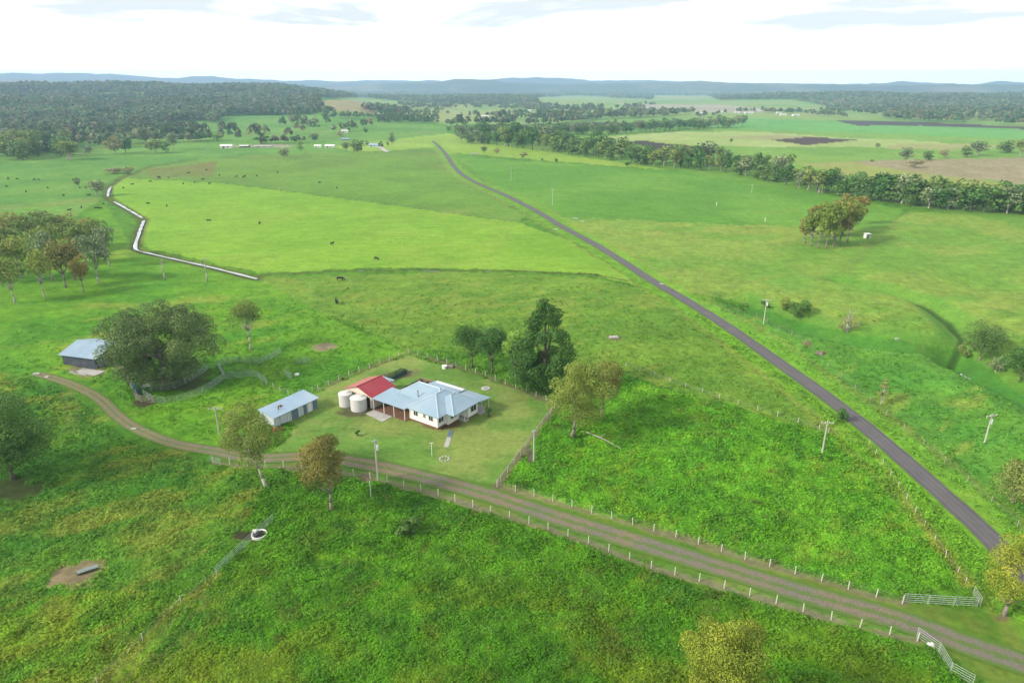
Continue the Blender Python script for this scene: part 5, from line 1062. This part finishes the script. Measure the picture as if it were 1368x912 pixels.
pole('power pole with white-tipped crossarm near the small round shrub by the road', 1098, 606, 562, w=2.2)
pole('power pole with double arms in the rough paddock at the right', 1315, 592, 553, w=2.4, light=True)
pole('power pole beyond the road at the head of the creek', 1020, 433, 399, w=2.2, light=True)
pole('twin power pole in front of the creekside tree line', 1096, 258, 243, w=3.2, double=True)
pole('thin distant power pole alone in the green paddock, right of the road end', 683, 240, 223, w=2)
pole('thin distant power pole in the middle of the green paddock near the road', 738, 274, 252, w=2)
pole('thin distant power pole left of the twin pole', 1004, 258, 246, w=2)
b = G(496, 668); t = thing('marker_post', 'thin pale green post in the field below the drive fence', 'post', b); MB().tube((0, 0, -.2), (0, 0, 3.4), .05).build('post', M['white2'], t); MB().tube((0, 0, 3.4), (0, 0, 3.5), .07).build('cap', M['white2'], t)
for bx, by in ((957, 275), (1022, 296)):
    b = G(bx, by); t = thing('marker_post', 'short white marker post in the green paddock' + (' nearer the twin pole' if bx > 1000 else ' left of the other one'), 'post', b); MB().tube((0, 0, -.2), (0, 0, 1.8), .12).build('post', M['white2'], t); MB().lathe([(.14, 1.8), (.1, 1.95)], 8).build('cap', M['white2'], t)

# ------------------------------------------------------------ distant buildings
FAR = .66
def shed(label, px, py, w, d, h, rh, rz, wm='white2', rm='white2', name='farm_shed', cat='shed'):
    w *= FAR; d *= FAR; h *= FAR; rh *= FAR
    b = G(px, py); t = thing(name, label, cat, b, R(rz)); x0, x1, y0, y1 = -w / 2, w / 2, -d / 2, d / 2
    MB().add([(x0, y0, -1), (x1, y0, -1), (x1, y1, -1), (x0, y1, -1), (x0, y0, h), (x1, y0, h), (x1, y1, h), (x0, y1, h), (x0, 0, h + rh), (x1, 0, h + rh)], [(0, 1, 5, 4), (1, 2, 6, 9, 5), (2, 3, 7, 6), (3, 0, 4, 8, 7), (0, 3, 2, 1), (4, 5, 9, 8), (8, 9, 6, 7)]).build('wall', M[wm], t)
    e = .5; MB().slab([(x0 - e, y0 - e, h - .1), (x1 + e, y0 - e, h - .1), (x1 + e, 0, h + rh + .12), (x0 - e, 0, h + rh + .12)], .12).slab([(x0 - e, y1 + e, h - .1), (x0 - e, .01, h + rh + .12), (x1 + e, .01, h + rh + .12), (x1 + e, y1 + e, h - .1)], .12).build('roof', M[rm], t)
    MB().box(x0 + w * .15, x0 + w * .35, y0 - .08, y0 - .02, 0, h * .75).build('door', M['bluepanel'], t); MB().box(x0 + w * .55, x0 + w * .7, y0 - .08, y0 - .02, h * .35, h * .7).build('window', M['glass'], t)
shed('long white shed with sloping roof on the far left plain', 303, 198, 17, 9, 4, 1.6, 12); shed('low grey open shed right of the long white shed', 327, 197, 14, 8, 2.6, 1, 0, 'barnwall', 'tanktop'); shed('small white shed left of the close pair', 425, 197, 10, 8, 3, 1, 0); shed('white shed right in the close pair on the plain', 441, 197, 14, 9, 3, 1.4, 5)
shed('pale shed beside the long white shed, right of the big round tree', 352, 196.5, 26, 9, 1.8, .7, 0, 'tanktop', 'conc')
shed('distant homestead with grey roof left of the pale sandy drive', 500, 196, 15, 9, 3, 1.8, -10, 'palepanel', 'iron', 'house', 'house'); shed('tiny white house on the slope below the tan hill', 461, 177, 13, 9, 3.4, 1.8, 5, 'white2', 'tanktop', 'house', 'house')
shed('grey shed near the distant homestead', 462, 187, 14, 8, 2.2, 1, 0, 'bluepanel', 'iron', 'farm_shed'); shed('white house among trees above the pine windbreak', 508, 154, 22, 14, 4, 2.5, 5, 'white2', 'tanktop', 'house', 'house')
for px, py, w in ((648, 157, 22), (706, 149, 20), (765, 146, 18)): shed(f'tiny pale farmhouse on the central plain, {"left" if px < 660 else "middle" if px < 720 else "right"} of three', px, py, w, 12, 4, 2.5, 8, 'white2', 'tanktop', 'house', 'house')
FAR = .5
for i, (px, py, w, rz) in enumerate(((1000, 152, 40, 5), (985, 151, 24, -8), (966, 150.5, 20, 0), (1046, 154.5, 26, 0), (1063, 155, 30, 8), (1040, 152, 22, 0), (1012, 149, 30, 0), (937, 152.5, 20, 0))):
    shed(['widest white farm building of the distant right-hand group', 'second white farm building left of the widest one', 'small pale building at the left of the distant group', 'pale house right of the widest distant building', 'white building farthest right in the distant group', 'small white house behind the pale one on the right', 'white roof behind the widest distant building', 'tiny lone white building left of the distant group'][i], px, py, w, 14, 5, 2.5, rz, 'white2', 'tanktop', 'farm_building', 'building')
ribbon('dirt_path', wl([(506, 196.5), (512, 200), (517, 203.5)]), 5, M['conc'], .3, 4, 3)

# ------------------------------------------------------------ cattle
def cow_mesh(graze):
    me = bpy.data.meshes.new('cow'); hd = [(-1.0, 0, 1.1), (-.4, 0, 1.05), (.3, 0, 1.05), (.75, 0, 1.12)]
    hp = [(1.05, 0, 1.05), (1.4, 0, .55), (1.55, 0, .22)] if graze else [(1.1, 0, 1.32), (1.42, 0, 1.42), (1.75, 0, 1.28)]
    V = hd + hp; rad_ = [.34, .42, .42, .38, .24, .17, .11]; E_ = [(i, i + 1) for i in range(6)]
    for x, y, k_, kn in ((-.95, .24, 0, -1.02), (-.95, -.24, 0, -.98), (.62, .22, 3, .64), (.62, -.22, 3, .6)):
        b = len(V); V += [(x, y, .8), (kn, y * 1.05, .42), (x, y * 1.05, .02)]; rad_ += [.17, .09, .07]; E_ += [(k_, b), (b, b + 1), (b + 1, b + 2)]
    b = len(V); V += [(-1.32, 0, 1.1), (-1.4, 0, .55)]; rad_ += [.04, .03]; E_ += [(0, b), (b, b + 1)]
    me.from_pydata(V, E_, []); o = bpy.data.objects.new('tmp', me); C.objects.link(o); o.modifiers.new('s', 'SKIN'); me.skin_vertices[0].data[1].use_root = True
    if not me.skin_vertices: pass
    for i, r_ in enumerate(rad_): me.skin_vertices[0].data[i].radius = (r_, r_)
    o.modifiers.new('d', 'SUBSURF').levels = 1; dg = bpy.context.evaluated_depsgraph_get(); dg.update(); m2 = bpy.data.meshes.new_from_object(o.evaluated_get(dg)); bpy.data.objects.remove(o); m2.name = 'cow'; m2.materials.clear(); return m2
def _skin(me):
    if not me.skin_vertices: me.attributes
try:
    CM = [cow_mesh(True), cow_mesh(False)]
except Exception as ex_:
    print('cow fallback', ex_)
    CM = []
    for gz in (1, 0):
        mb = MB().path([(-1.2, 0, 1.1), (-.95, 0, 1.1), (-.2, 0, 1.05), (.6, 0, 1.1), (1.0, 0, 1.15)], [.15, .38, .44, .40, .22], 10)
        mb.path([(1.0, 0, 1.15), (1.35, 0, .6), (1.6, 0, .2)] if gz else [(1.0, 0, 1.15), (1.3, 0, 1.45), (1.75, 0, 1.3)], [.22, .17, .10], 8)
        for x, y in ((-.9, .24), (-.9, -.24), (.6, .22), (.6, -.22)): mb.path([(x, y, .9), (x, y, .45), (x, y, 0)], [.18, .10, .08], 6)
        mb.path([(-1.2, 0, 1.2), (-1.35, 0, .6)], [.04, .03], 4); CM.append(mb.mesh('cow', True))
COWS = [(11, 240, 'l'), (11, 238.5, 'l'), (9, 250, 'l'), (35, 257, 'l'), (23, 240, 'l'), (64, 252, 'l'), (85, 262, 'l'), (93, 282, 'l'), (98, 241, 'l'), (107, 252, 'l'), (115, 252, 'l'), (119, 262, 'l'), (109, 278, 'l'), (129, 279.5, 'l'), (134, 279.5, 'l'), (139, 273.5, 'l'), (46, 241, 'l'), (52, 241, 'l'),
        (165, 252, 'p'), (177, 247.5, 'p'), (198, 273, 'p'), (223, 276, 'p'), (279, 296, 'p'), (347, 299.5, 'p'), (201, 243.5, 'o'), (212, 237.5, 'o'), (213, 239, 'o'), (245, 246.5, 'o'), (260, 245, 'o'), (280, 246.5, 'o'), (276, 228, 'o'), (293, 235, 'o'), (316, 237, 'o'), (327, 236.5, 'o'), (325, 237.5, 'o'), (343, 236, 'o'), (225, 238.5, 'o'), (252, 232, 'o'), (271, 240.5, 'o'), (371, 231, 'o'), (503, 347, 'p'), (444, 327, 'p'), (450, 252, 'o'), (427, 245, 'x')]
for i, (px, py, rg2) in enumerate(COWS):
    me = CM[i % 2].copy() if i < 2 else bpy.data.meshes['cow'] if False else CM[i % 2]
    o = bpy.data.objects.new('cow', me); C.objects.link(o); b = G(px, py); o.location = b; o.rotation_euler = (0, 0, random.uniform(0, 6.28)); o.scale = (.78,) * 3
    if not me.materials: me.materials.append(M['cow'])
    tag(o, {'l': 'black cow grazing on the left plain beyond the left grove', 'p': 'black cow standing in the lime green field', 'o': 'black cow of the herd along the top of the lime field', 'x': 'black cow on the olive field'}[rg2], 'cow', {'l': 'cattle on the left plain', 'p': 'cattle spread in the lime field', 'o': 'cattle herd near the ditch', 'x': 'cattle on the olive field'}[rg2])
o = bpy.data.objects.new('cow', CM[0]); C.objects.link(o); o.location = G(455, 375); tag(o, 'black cow just below the drain line in the pasture', 'cow')
o = bpy.data.objects.new('cow', CM[1]); C.objects.link(o); o.location = G(450, 406); o.rotation_euler = (0, 0, 2); tag(o, 'black cow in the pasture above the barn side of the homestead', 'cow')
